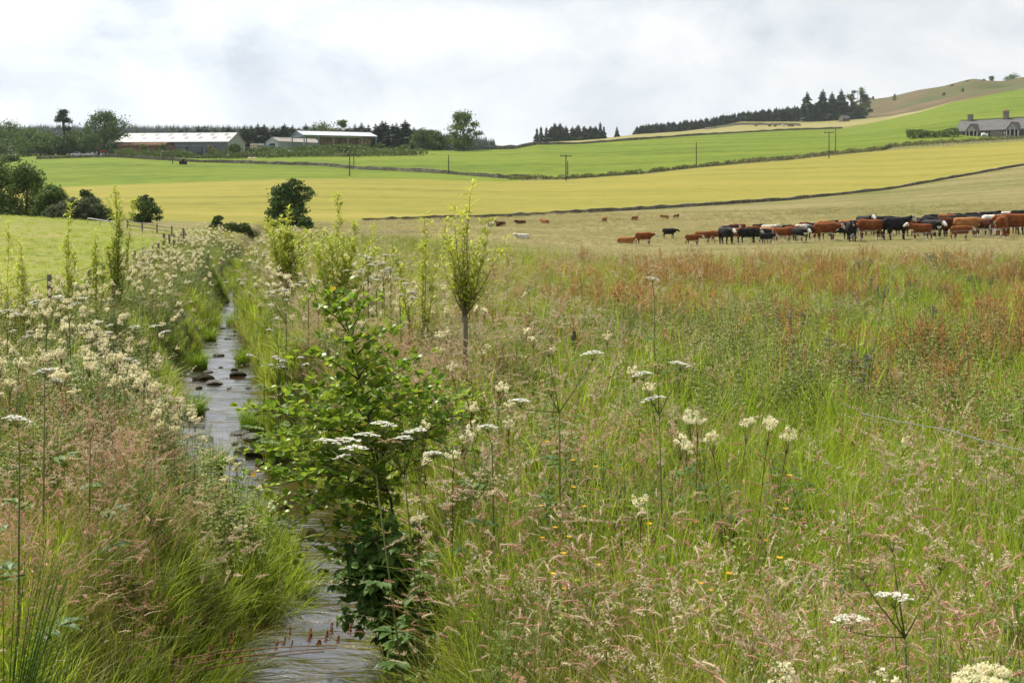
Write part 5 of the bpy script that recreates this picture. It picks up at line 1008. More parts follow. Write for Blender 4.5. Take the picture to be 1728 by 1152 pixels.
for k in range(8):
    for (ys, dx) in ((5.6, 0), (2.4, 1.9)):
        x0 = 1.2 + k * 4.95 + dx
        if x0 > Lb - 1.2: continue
        mb = MB(); a = [(x0, ys, 4.6 + ys * sl_ + .19), (x0 + 1.5, ys, 4.6 + ys * sl_ + .19), (x0 + 1.5, ys + 2.4, 4.6 + (ys + 2.4) * sl_ + .19), (x0, ys + 2.4, 4.6 + (ys + 2.4) * sl_ + .19)]; mb.add(a + [(p_[0], p_[1], p_[2] - .06) for p_ in a], [(0, 1, 2, 3), (7, 6, 5, 4), (0, 4, 5, 1), (1, 5, 6, 2), (2, 6, 7, 3), (3, 7, 4, 0)]); obj('rooflight', mb, M_SKYL, parent=ro)
mb = MB(); mb.box(Lb - 1.5, Lb - 1.4, 5.0, 13.2, -1, 3.6); obj('doorway', mb, M_DARK, parent=t)
mb = MB()
for x0 in np.arange(3.2, Lb - 1, 4.95): mb.box(x0, x0 + .16, -.06, -.003, -2, 4.5)
obj('downpipe', mb, M_GCLAD, parent=t)['kind'] = 'stuff'
# red shed
S0 = np.array(((199 - CX) / FPX * 388, 388.)); th_ = R(-6); zs = CAMZ + (YH - 261.5) / FPX * 387
t = thing('shed', 'low red brick shed with a rusty rounded roof in front of the long barn', 'shed', (S0[0], S0[1], zs), th_)
mb = MB(); gable_walls(mb, 16., 8., 2.9, 4.0); obj('wall', mb, M_BRICK, parent=t)
mb = MB(); n = 9; prof = [(4 - 4.35 * math.cos(math.pi * k / n), 2.85 + 1.35 * math.sin(math.pi * k / n)) for k in range(n + 1)]
vs = [(x, y, z) for x in (-.25, 16.25) for y, z in prof] + [(x, y, z - .1) for x in (-.25, 16.25) for y, z in prof]; q = n + 1
mb.add(vs, [(k, k + q, k + q + 1, k + 1) for k in range(n)] + [(2 * q + k, 2 * q + k + 1, 3 * q + k + 1, 3 * q + k) for k in range(n)] + [(k, k + 1, 2 * q + k + 1, 2 * q + k) for k in range(n)] + [(q + k, 3 * q + k, 3 * q + k + 1, q + k + 1) for k in range(n)]); obj('roof', mb, M_RROOF, parent=t)
# open frame beside it
F0 = np.array(((292 - CX) / FPX * 390, 390.)); t = thing('open_frame', 'bare steel frame with a dark low panel in front of the long barn', 'frame', (F0[0], F0[1], CAMZ + (YH - 262) / FPX * 390), R(-5))
for x0 in (4.7, 9.8):
    mb = MB(); mb.box(x0 - .15, x0 + .15, -.15, .15, -1.5, 3.0 if x0 < 5 else 2.8); obj('post', mb, M_DARK, parent=t)
mb = MB(); mb.box(0, 9.95, -.1, .1, 3.004, 3.2); obj('beam', mb, M_STEEL, parent=t); mb = MB(); mb.box(0, 4.5, .2, .3, -1, 1.7); mb.box(4.95, 9.6, .2, .3, -1, 1.1); obj('panel', mb, M_POLE, parent=t)
# hay barn
H0 = np.array(((512.5 - CX) / FPX * 400, 400.)); H1 = np.array((-46.9, 411.)); Lh = float(np.linalg.norm(H1 - H0)); zh = CAMZ + (YH - 255) / FPX * 402; he, hr = 5.35, 7.0; Wh = 16.
t = thing('hay_barn', 'open-sided hay barn on steel posts with a pale sheet roof', 'barn', (H0[0], H0[1], zh), yaw(H0, H1))
for k in range(6):
    for yy in (.15, Wh - .15):
        mb = MB(); x0 = .2 + (Lh - .4) * k / 5; mb.box(x0 - .17, x0 + .17, yy - .13, yy + .13, -2, he - .1); obj('post', mb, M_STEEL, parent=t)
mb = MB(); gable_roof(mb, Lh, Wh, he, hr, .3); obj('roof', mb, M_GALV, parent=t)
for nm, x0 in (('gable', 0.), ('gable', Lh - .12)):
    mb = MB(); mb.add([(x0, 0, he - .35), (x0 + .12, 0, he - .35), (x0 + .12, Wh, he - .35), (x0, Wh, he - .35), (x0, 0, he), (x0 + .12, 0, he), (x0, Wh, he), (x0 + .12, Wh, he), (x0, Wh / 2, hr), (x0 + .12, Wh / 2, hr)], [(0, 3, 6, 8, 4), (1, 5, 9, 7, 2), (0, 1, 2, 3), (0, 4, 5, 1), (3, 2, 7, 6)]); obj(nm, mb, M_BLUEC, parent=t)
mb = MB(); mb.box(0.2, Lh - .2, -.02, .12, he - .3, he - .05); obj('eaves_beam', mb, M_STEEL, parent=t)
cz, sz_ = math.cos(yaw(H0, H1)), math.sin(yaw(H0, H1))
def inbarn(x, y): return (H0[0] + cz * x - sz_ * y, H0[1] + sz_ * x + cz * y, zh)
def stack(x0, x1, y0, nh, label):
    b = inbarn(x0, y0); t = thing('bale_stack', label, 'hay', b, yaw(H0, H1)); ln = x1 - x0; nb = max(1, int(ln / 1.25))
    for r_i in range(nh):
        for k in range(nb):
            mb = MB(); w_ = ln / nb; mb.box(k * w_ + .02, (k + 1) * w_ - .02, U(0, .15), 5., r_i * .92 - .6, (r_i + 1) * .92 - .63); obj('bale', mb, M_HAY, parent=t)
stack(7.2, 13.4, 3.2, 6, 'dark stack of straw bales in the middle of the hay barn, left one'); stack(13.8, 19.2, 3.0, 6, 'dark stack of straw bales in the middle of the hay barn, right one'); stack(19.4, 24.0, .9, 6, 'sunlit paler stack of straw bales at the right end of the hay barn')
# small shed behind it
P0 = np.array(((470 - CX) / FPX * 412, 412.)); zp = CAMZ + (YH - 252) / FPX * 412
t = thing('shed', 'pale grey shed with an old brownish roof left of the hay barn', 'shed', (P0[0], P0[1], zp), R(45))
mb = MB(); gable_walls(mb, 18., 8., 2.7, 4.3); obj('wall', mb, M_PALE, parent=t); mb = MB(); gable_roof(mb, 18., 8., 2.7, 4.3, .2); obj('roof', mb, M_OLDRF, parent=t); mb = MB(); mb.box(-.06, -.004, 2.2, 5.6, -1, 2.1); obj('door', mb, M_DARK, parent=t)
# machines and clutter
def wheel(t, x, y, r, w_, loc='wheel'):
    mb = MB(); mb.tube([(x, y - w_ / 2, r), (x, y + w_ / 2, r)], [r, r], 14); o = obj('wheel', mb, M_DARK, parent=t); mb = MB(); mb.tube([(x, y - w_ / 2 - .02, r), (x, y + w_ / 2 + .02, r)], [r * .5, r * .5], 10); obj('rim', mb, M_PALE, parent=o)
def tractor(px, py, D, col, label, rz):
    t = thing('tractor', label, 'tractor', (at(px, D)[0], D, max(Hs((px - CX) / FPX * D, D), CAMZ + (YH - py) / FPX * D)), rz); m_ = plain('paint_%d' % px, col, .4, .1)
    mb = MB(); mb.box(.2, 2., -.4, .4, .8, 1.5); mb.box(2., 2.15, -.3, .3, .85, 1.4); obj('bonnet', mb, m_, parent=t); mb = MB(); mb.box(-1.1, .2, -.7, .7, 1.0, 1.5); mb.box(-1.1, .15, -.72, .72, 2.45, 2.6)
    for x in (-1.05, .1):
        for y in (-.66, .66): mb.box(x - .05, x + .05, y - .05, y + .05, 1.5, 2.45)
    obj('cab', mb, m_, parent=t); mb = MB(); mb.box(-1., .05, -.6, .6, 1.503, 2.447); obj('window', mb, M_GLASS, parent=t); mb = MB(); mb.tube([(1.2, .2, 1.5), (1.2, .2, 2.5)], [.05, .05], 6); obj('exhaust', mb, M_DARK, parent=t)
    for x, r in ((-.7, .85), (1.5, .55)):
        for y in (-.8, .8): wheel(t, x, y, r, .4)
tractor(168, 263, 388, (.45, .06, .03), 'red tractor in the shade of the big dark tree', R(10)); tractor(357, 259, 379, (.55, .35, .05), 'yellow tractor behind the bush before the long barn', R(20))
def trailer(px, py, D, L_, h_, col, label, rz, stripe=None, cat='trailer'):
    b = at(px, D); t = thing('trailer', label, cat, (b[0], D, CAMZ + (YH - py) / FPX * D - .2), rz); m_ = plain('trailer_paint_%d' % px, col, .5, .1); mb = MB(); mb.box(-L_ / 2, L_ / 2, -1.1, 1.1, .8, h_); obj('body', mb, m_, parent=t); mb = MB(); mb.box(-L_ / 2, L_ / 2, -.9, .9, .6, .797); obj('chassis', mb, M_DARK, parent=t)
    if stripe: mb = MB(); mb.box(-L_ / 2 - .02, L_ / 2 + .02, -1.13, 1.13, h_ - .8, h_ - .5); obj('stripe', mb, plain('stripe_%d' % px, stripe, .5, .1), parent=t)
    for x in (-L_ * .3, L_ * .3):
        for y in (-1., 1.): wheel(t, x, y, .45, .3)
trailer(434, 255, 404, 4.6, 2.7, (.6, .6, .6), 'white box trailer with a red stripe left of the pale grey shed', R(8), (.5, .12, .06)); trailer(452, 253, 402, 3.2, 1.7, (.12, .22, .42), 'blue farm trailer before the door of the pale grey shed', R(-20))
def car(px, py, D, col, label, rz):
    b = at(px, D); t = thing('parked_car', label, 'car', (b[0], D, CAMZ + (YH - py) / FPX * D - .05), rz); mb = MB(); prof = [(-2, .35), (-2.05, .8), (-1.9, .95), (-1.2, 1.0), (-.8, 1.42), (.6, 1.45), (1.15, 1.0), (1.95, .88), (2.05, .6), (2., .35)]; n = len(prof)
    mb.add([(x, -.8, z) for x, z in prof] + [(x, .8, z) for x, z in prof], [tuple(range(n))[::-1], tuple(range(n, 2 * n))] + [(k, (k + 1) % n, n + (k + 1) % n, n + k) for k in range(n)]); obj('body', mb, plain('car_paint_%d' % px, col, .3, .05, spec=.5), parent=t)
    mb = MB(); mb.add([(-1.05, s * .81, 1.03) for s in (-1, 1)] + [(.95, s * .81, 1.03) for s in (-1, 1)] + [(.5, s * .81, 1.36) for s in (-1, 1)] + [(-.72, s * .81, 1.36) for s in (-1, 1)], [(0, 2, 4, 6), (1, 7, 5, 3)]); obj('window', mb, M_GLASS, parent=t)
    for x in (-1.25, 1.25):
        for y in (-.75, .75): wheel(t, x, y, .33, .2)
car(130, 264, 390, (.7, .7, .7), 'white car parked left of the big dark tree', R(15)); car(325, 266, 372, (.02, .03, .06), 'dark car behind the wall in front of the steel frame', R(5)); car(152, 264.5, 386, (.6, .6, .58), 'pale car close to the red tractor', R(170))
b = at(275, 366); t = thing('feed_bag', 'pale pointed feed sack standing at the farm wall', 'sack', b); mb = MB(); mb.tube([(0, 0, -.3), (0, 0, .5), (0, 0, 1.3), (.1, 0, 2.1)], [.7, .75, .6, .15], 10); obj('sack', mb, plain('sackcloth', (.55, .48, .38), .9), parent=t, smooth=True); mb = MB(); mb.tube([(.1, 0, 2.1), (.12, 0, 2.3)], [.12, .2], 8); obj('neck', mb, M_HAY, parent=t)
b = at(309, 300); t = thing('water_trough', 'small dark drinker alone in the green field below the barn', 'trough', b); mb = MB(); mb.box(-.9, .9, -.4, .4, -.1, .75); obj('trough', mb, M_DARK, parent=t); mb = MB(); mb.tube([(0, 0, .75), (0, 0, 1.3)], [.35, .3], 8); obj('valve_box', mb, M_DARK, parent=t)
tag(sheet_ := obj('track', (lambda m_: (m_.add([tuple(np.array(at(p_, d_)) + (0, 0, .06)) for p_, d_ in ((417, 360), (432, 360), (437, 400), (424, 400))], [(0, 1, 2, 3)]), m_)[1])(MB()), rampmat('dirt_track', [(.35, (.30, .22, .16)), (.65, (.42, .33, .25))], ns=.6)), kind='structure')

# cottage
K0 = np.array(((1612 - CX) / FPX * 394, 394.)); K1 = np.array(((1728 - CX) / FPX * 376, 376.)); Lk = float(np.linalg.norm(K1 - K0)); yk = yaw(K0, K1); Lc = 40.; Wc = 7.5; hek, hrk = 2.5, 6.1
zk = CAMZ + (YH - 222) / FPX * 394 - hek; uk = (K1 - K0) / Lk
t = thing('cottage', 'long low stone cottage with slate roof and gabled porches at the right edge', 'house', (K0[0], K0[1], zk), yk)
def ux(px):                                             # distance along the front wall that shows at column px
    a = (px - CX) / FPX; return float((a * K0[1] - K0[0]) / (uk[0] - a * uk[1]))
mb = MB(); gable_walls(mb, Lc, Wc, hek, hrk, .4, 3.); obj('wall', mb, M_RUBBLE, parent=t); mb = MB(); gable_roof(mb, Lc, Wc, hek, hrk, .25, .15); ro = obj('roof', mb, M_SLATE, parent=t)
for x0, hh, pots in ((ux(1622) + 1.2, 7.9, 0), (ux(1688), 8.4, 2)):
    mb = MB(); mb.box(x0 - .75, x0 + .75, Wc / 2 - .55, Wc / 2 + .55, 5.2, hh); mb.box(x0 - .85, x0 + .85, Wc / 2 - .65, Wc / 2 + .65, hh + .003, hh + .2); c_ = obj('chimney', mb, M_RUBBLE, parent=ro)
    for k in range(pots): mb = MB(); xx = x0 - .3 + .6 * k; mb.tube([(xx, Wc / 2, hh + .2), (xx, Wc / 2, hh + .9)], [.22, .18], 8); obj('chimney_pot', mb, M_POT, parent=c_)
def window(px, w_, z0, z1, sash=True):
    x0 = ux(px); mb = MB(); mb.box(x0 - w_ / 2 - .1, x0 + w_ / 2 + .1, -.10, -.004, z0 - .1, z1 + .1); o = obj('window', mb, M_DARK, parent=t); mb = MB(); mb.box(x0 - w_ / 2, x0 + w_ / 2, -.12, -.104, z0, z1); obj('pane', mb, M_GLASS, parent=o)
    if sash:
        mb = MB(); mb.box(x0 - .06, x0 + .06, -.15, -.124, z0, z1); mb.box(x0 - w_ / 2, x0 - .064, -.15, -.124, (z0 + z1) / 2 - .05, (z0 + z1) / 2 + .05); mb.box(x0 + .064, x0 + w_ / 2, -.15, -.124, (z0 + z1) / 2 - .05, (z0 + z1) / 2 + .05); obj('sash', mb, M_WPAINT, parent=o)
for px, s in ((1628.5, 0), (1667, 1), (1695, 1)): window(px, 1.3, .55, 2.0, s)
window(1760, 1.3, .55, 2.0)
def porch(px):
    x0 = ux(px); d = 2.2; mb = MB()                     # gabled porch standing out from the front wall
    hw, h0, h1 = 2.0, 2.25, 4.6
    pr = MB(); nF = np.array
    for s in (-1, 1):
        a = [(x0 + s * (hw + .35), -d - .3, h0 - .45), (x0, -d - .3, h1), (x0, 2.6, h1), (x0 + s * (hw + .35), .8, h0 - .45)]; b_ = [(q_[0], q_[1], q_[2] + .14) for q_ in a]; fs = [(0, 1, 2, 3), (7, 6, 5, 4), (0, 4, 5, 1), (1, 5, 6, 2), (2, 6, 7, 3), (3, 7, 4, 0)]; pr.add(a + b_, fs if s < 0 else [f_[::-1] for f_ in fs])
    p_ = thing_part('porch', t); obj('porch_roof', pr, M_SLATE, parent=p_)
    mb.add([(x0 - hw, -d, h0), (x0 + hw, -d, h0), (x0, -d, h1 - .1), (x0 - hw, -d + .1, h0), (x0 + hw, -d + .1, h0), (x0, -d + .1, h1 - .1)], [(0, 1, 2), (5, 4, 3), (0, 3, 4, 1), (1, 4, 5, 2), (2, 5, 3, 0)]); obj('porch_gable', mb, M_GABLE, parent=p_)
    for xx in (-hw + .1, -.75, .75, hw - .1): mb = MB(); mb.box(x0 + xx - .1, x0 + xx + .1, -d - .05, -d + .15, -1, h0 - .003); obj('porch_post', mb, M_WPAINT, parent=p_)
    for s in (-1, 1): mb = MB(); mb.box(x0 + s * hw - .1, x0 + s * hw + .1, -d + .16, -.01, -1, h0); obj('side_wall', mb, M_RUBBLE, parent=p_)
    mb = MB(); mb.box(x0 - .5, x0 + .5, -.12, -.005, -.5, 2.05); obj('door', mb, plain('brown_door_%d' % px, (.10, .05, .035), .6), parent=p_)
def thing_part(nm, parent): o = bpy.data.objects.new(nm, None); C.objects.link(o); o.parent = parent; return o
porch(1645); porch(1714)
b = (K0[0] - 2.6, K0[1] + .2, zk); t2 = thing('oil_tank', 'grey cabinet-like tank standing at the left end of the cottage', 'tank', b, yk); mb = MB(); mb.box(0, 1.7, 0, 1.2, -1., 2.); obj('tank', mb, M_GABLE, parent=t2); mb = MB(); mb.box(-.05, 1.75, -.05, 1.25, 2.003, 2.1); obj('lid', mb, M_PALE, parent=t2)
b = np.array((K0[0], K0[1], 0)) + np.array((uk[0], uk[1], 0)) * ux(1668) + np.array((uk[1], -uk[0], 0)) * 3; t2 = thing('garden_bags', 'white sacks heaped in front of the middle cottage window', 'sacks', (b[0], b[1], Hs(b[0], b[1]) + .1)); mb = MB(); mb.tube([(-.8, 0, 0), (-.4, 0, .75), (.5, 0, .7), (.9, 0, 0)], [.3, .5, .5, .3], 8); obj('sack', mb, M_WPAINT, parent=t2, smooth=True); mb = MB(); mb.tube([(.9, .2, 0), (1.2, .2, .55), (1.6, .2, .1)], [.3, .4, .2], 8); obj('small_sack', mb, M_WPAINT, parent=t2, smooth=True)
b = at(1422, 820); t2 = thing('ruin', 'small grey ruined hut on the pale grass below the hill', 'ruin', b, R(20)); mb = MB(); gable_walls(mb, 6., 5., 2.5, 4.8, .5); obj('wall', mb, M_STONE, parent=t2); mb = MB(); gable_roof(mb, 6, 5, 2.5, 4.8, .2); obj('roof', mb, M_SLATE, parent=t2)

# ------------------------------------------------------------------ cattle
HIDE = {'red': rampmat('red_hide', [(.3, (.13, .040, .014)), (.7, (.23, .075, .025))], ns=3, rough=.7, obj=True), 'tan': rampmat('tan_hide', [(.3, (.26, .11, .035)), (.7, (.36, .165, .06))], ns=3, rough=.7, obj=True), 'black': rampmat('black_hide', [(.3, (.010, .010, .011)), (.7, (.028, .026, .026))], ns=3, rough=.55, obj=True),
        'cream': rampmat('cream_hide', [(.3, (.50, .44, .36)), (.7, (.68, .63, .55))], ns=3, rough=.8, obj=True), 'dark': rampmat('dark_red_hide', [(.3, (.055, .020, .012)), (.7, (.10, .035, .018))], ns=3, rough=.7, obj=True)}
M_WHIDE = rampmat('white_hide', [(.3, (.55, .51, .46)), (.7, (.74, .71, .66))], ns=6, rough=.8, obj=True); M_NOSE = plain('muzzle', (.20, .12, .10), .5, .2)
def cow_mesh(pose):
    """one closed skin: trunk, neck, head, legs and tail grown together; x forward, y left"""
    mb = MB(); dn = -.52 if pose == 'lying' else 0.
    def loft(R_, n=16):
        vs = []
        for (x, y, z, ry, rz) in R_:
            for k in range(n): q = 2 * math.pi * k / n; c, s = math.cos(q), math.sin(q); vs.append((x, y + ry * math.copysign(abs(c) ** .85, c), z + dn + rz * math.copysign(abs(s) ** .85, s)))
        m_ = len(R_); mb.add(vs, [(i * n + k, i * n + (k + 1) % n, (i + 1) * n + (k + 1) % n, (i + 1) * n + k) for i in range(m_ - 1) for k in range(n)] + [tuple(range(n))[::-1], tuple((m_ - 1) * n + k for k in range(n))])
    loft([(-.93, 0, 1.12, .10, .14), (-.86, 0, 1.10, .22, .26), (-.70, 0, 1.07, .29, .34), (-.45, 0, 1.03, .31, .37), (-.1, 0, .99, .36, .42), (.2, 0, .99, .36, .43), (.45, 0, 1.02, .31, .42), (.65, 0, 1.05, .25, .37), (.80, 0, 1.08, .17, .27), (.88, 0, 1.1, .1, .18)])
    hp = {'up': [(.62, 0, 1.16), (.95, 0, 1.34), (1.12, 0, 1.42), (1.30, 0, 1.30), (1.50, 0, 1.14)], 'level': [(.62, 0, 1.12), (.98, 0, 1.18), (1.15, 0, 1.22), (1.34, 0, 1.08), (1.52, 0, .92)], 'graze': [(.65, 0, 1.02), (.98, 0, .78), (1.12, 0, .62), (1.22, 0, .40), (1.28, 0, .17)],
          'turn': [(.60, 0, 1.16), (.88, -.18, 1.32), (.98, -.34, 1.40), (1.00, -.54, 1.27), (1.01, -.74, 1.10)], 'lying': [(.62, 0, 1.14), (.92, 0, 1.32), (1.08, 0, 1.40), (1.26, 0, 1.28), (1.46, 0, 1.14)]}[pose]
    hp = [np.array(q) + (0, 0, dn) for q in hp]
    mb.tube([hp[0], hp[0] * .5 + hp[1] * .5, hp[1], hp[2]], [.29, .235, .175, .13], 12); mb.tube([hp[1] * .3 + hp[2] * .7, hp[2], hp[3], hp[3] * .4 + hp[4] * .6, hp[4]], [.13, .155, .125, .098, .085], 12)
    ax = hp[4] - hp[2]; ax /= np.linalg.norm(ax); sd = np.cross(ax, (0, 0, 1.)); sd /= np.linalg.norm(sd) + 1e-9; up = np.cross(sd, ax)
    for s in (-1, 1): e0 = hp[2] + sd * s * .13 + up * .04; mb.tube([e0, e0 + sd * s * .11 - up * .01, e0 + sd * s * .2 - up * .05], [.045, .06, .02], 8)
    mb.tube([hp[0] + (.1, 0, -.3), hp[1] + (0, 0, -.2)], [.10, .07], 8)
    if pose != 'lying':
        for s in (-1, 1):
            o_ = .10 * s
            mb.tube([(.50, .17 * s, 1.0), (.52 + o_ * .3, .19 * s, .72), (.52 + o_, .18 * s, .48), (.50 + o_, .18 * s, .14), (.52 + o_, .18 * s, .06), (.55 + o_, .18 * s, 0)], [.16, .115, .072, .052, .06, .07], 10)
            mb.tube([(-.62, .17 * s, 1.02), (-.58 - o_ * .4, .20 * s, .76), (-.74 - o_, .19 * s, .50), (-.70 - o_, .19 * s, .14), (-.68 - o_, .19 * s, .06), (-.65 - o_, .19 * s, 0)], [.24, .17, .078, .055, .06, .07], 10)
        mb.tube([(-.35, 0, .72), (-.42, 0, .56)], [.13, .10], 8)
    else:
        for s in (-1, 1):
            mb.tube([(.45, .24 * s, .36), (.78, .27 * s, .14), (.50, .25 * s, .07)], [.14, .08, .06], 8); mb.tube([(-.55, .26 * s, .40), (-.2, .36 * s, .2), (-.6, .40 * s, .08)], [.22, .12, .07], 8)
    mb.tube([(-.90, 0, 1.22 + dn), (-.98, .02, .98 + dn), (-.98, .03, .55 + max(dn, -.35)), (-.96, .03, .40 + max(dn, -.3))], [.04, .028, .022, .045], 8)
    me = mb.mesh('cow', []); o = bpy.data.objects.new('cow_skin', me); C.objects.link(o)
    r = o.modifiers.new('r', 'REMESH'); r.mode = 'VOXEL'; r.voxel_size = .03; r.use_smooth_shade = True; s = o.modifiers.new('s', 'SMOOTH'); s.iterations = 5; s.factor = .5
    dg = bpy.context.evaluated_depsgraph_get(); out_ = bpy.data.meshes.new_from_object(o.evaluated_get(dg)); bpy.data.objects.remove(o); out_.name = 'cow'
    n = len(out_.polygons); ce = np.zeros(n * 3); out_.polygons.foreach_get('center', ce); ce = ce.reshape(-1, 3)
    d_ = (ce - hp[2]) @ ax; rad = np.linalg.norm(ce - hp[2] - d_[:, None] * ax, axis=1); face = (d_ > -.02 + .05 * np.sin(ce[:, 1] * 40)) & (d_ < .8) & (rad < .20); nose = (d_ > .40) & (rad < .14)
    bel = (ce[:, 2] < .70 + dn + .05 * np.sin(ce[:, 0] * 9)) & (np.abs(ce[:, 1]) < .27) & (ce[:, 0] > -.5) & (ce[:, 0] < .62) & (ce[:, 2] > .5 + dn); sock = ce[:, 2] < .20 + .03 * np.sin(ce[:, 0] * 30)
    brisk = (ce[:, 0] > .72) & (ce[:, 2] < .95 + dn) & (np.abs(ce[:, 1]) < .2) & (rad > .2)
    if pose == 'lying': sock &= False
    idx = np.zeros(n, int); idx[bel | sock | brisk] = 2; idx[face] = 1; idx[nose] = 3
    out_.polygons.foreach_set('use_smooth', np.ones(n, bool)); return out_, idx
COWS = {p_: cow_mesh(p_) for p_ in ('up', 'level', 'graze', 'turn', 'lying')}; CM = {}
def cowdata(pose, coat, wf):
    k = (pose, coat, wf)
    if k not in CM:
        me, idx = COWS[pose]; me = me.copy(); b_ = HIDE[coat]
        for m_ in (b_, M_WHIDE if wf in ('w', 'p') else b_, M_WHIDE if wf == 'w' else b_, M_NOSE): me.materials.append(m_)
        me.polygons.foreach_set('material_index', idx.astype(np.int32)); me.update(); CM[k] = me
    return CM[k]
def cow(px, ytop, D, rz, pose, coat, wf, label, group=None, name='cow', h=None, zoff=0.):
    """a beast at column px and depth D whose back shows at row ytop; rz: 0 faces right, 90 faces away, 180 left, -90 towards the camera"""
    b = np.array(at(px, D)); top = CAMZ + (YH - ytop) / FPX * D; bh = 1.44 if pose != 'lying' else .9; s = (top - b[2]) / bh if h is None else h
    s = min(max(s, .5), 1.12); o = link(name, cowdata(pose, coat, wf), tuple(b), None, R(rz), s); tag(o, label, 'cow', group); return o
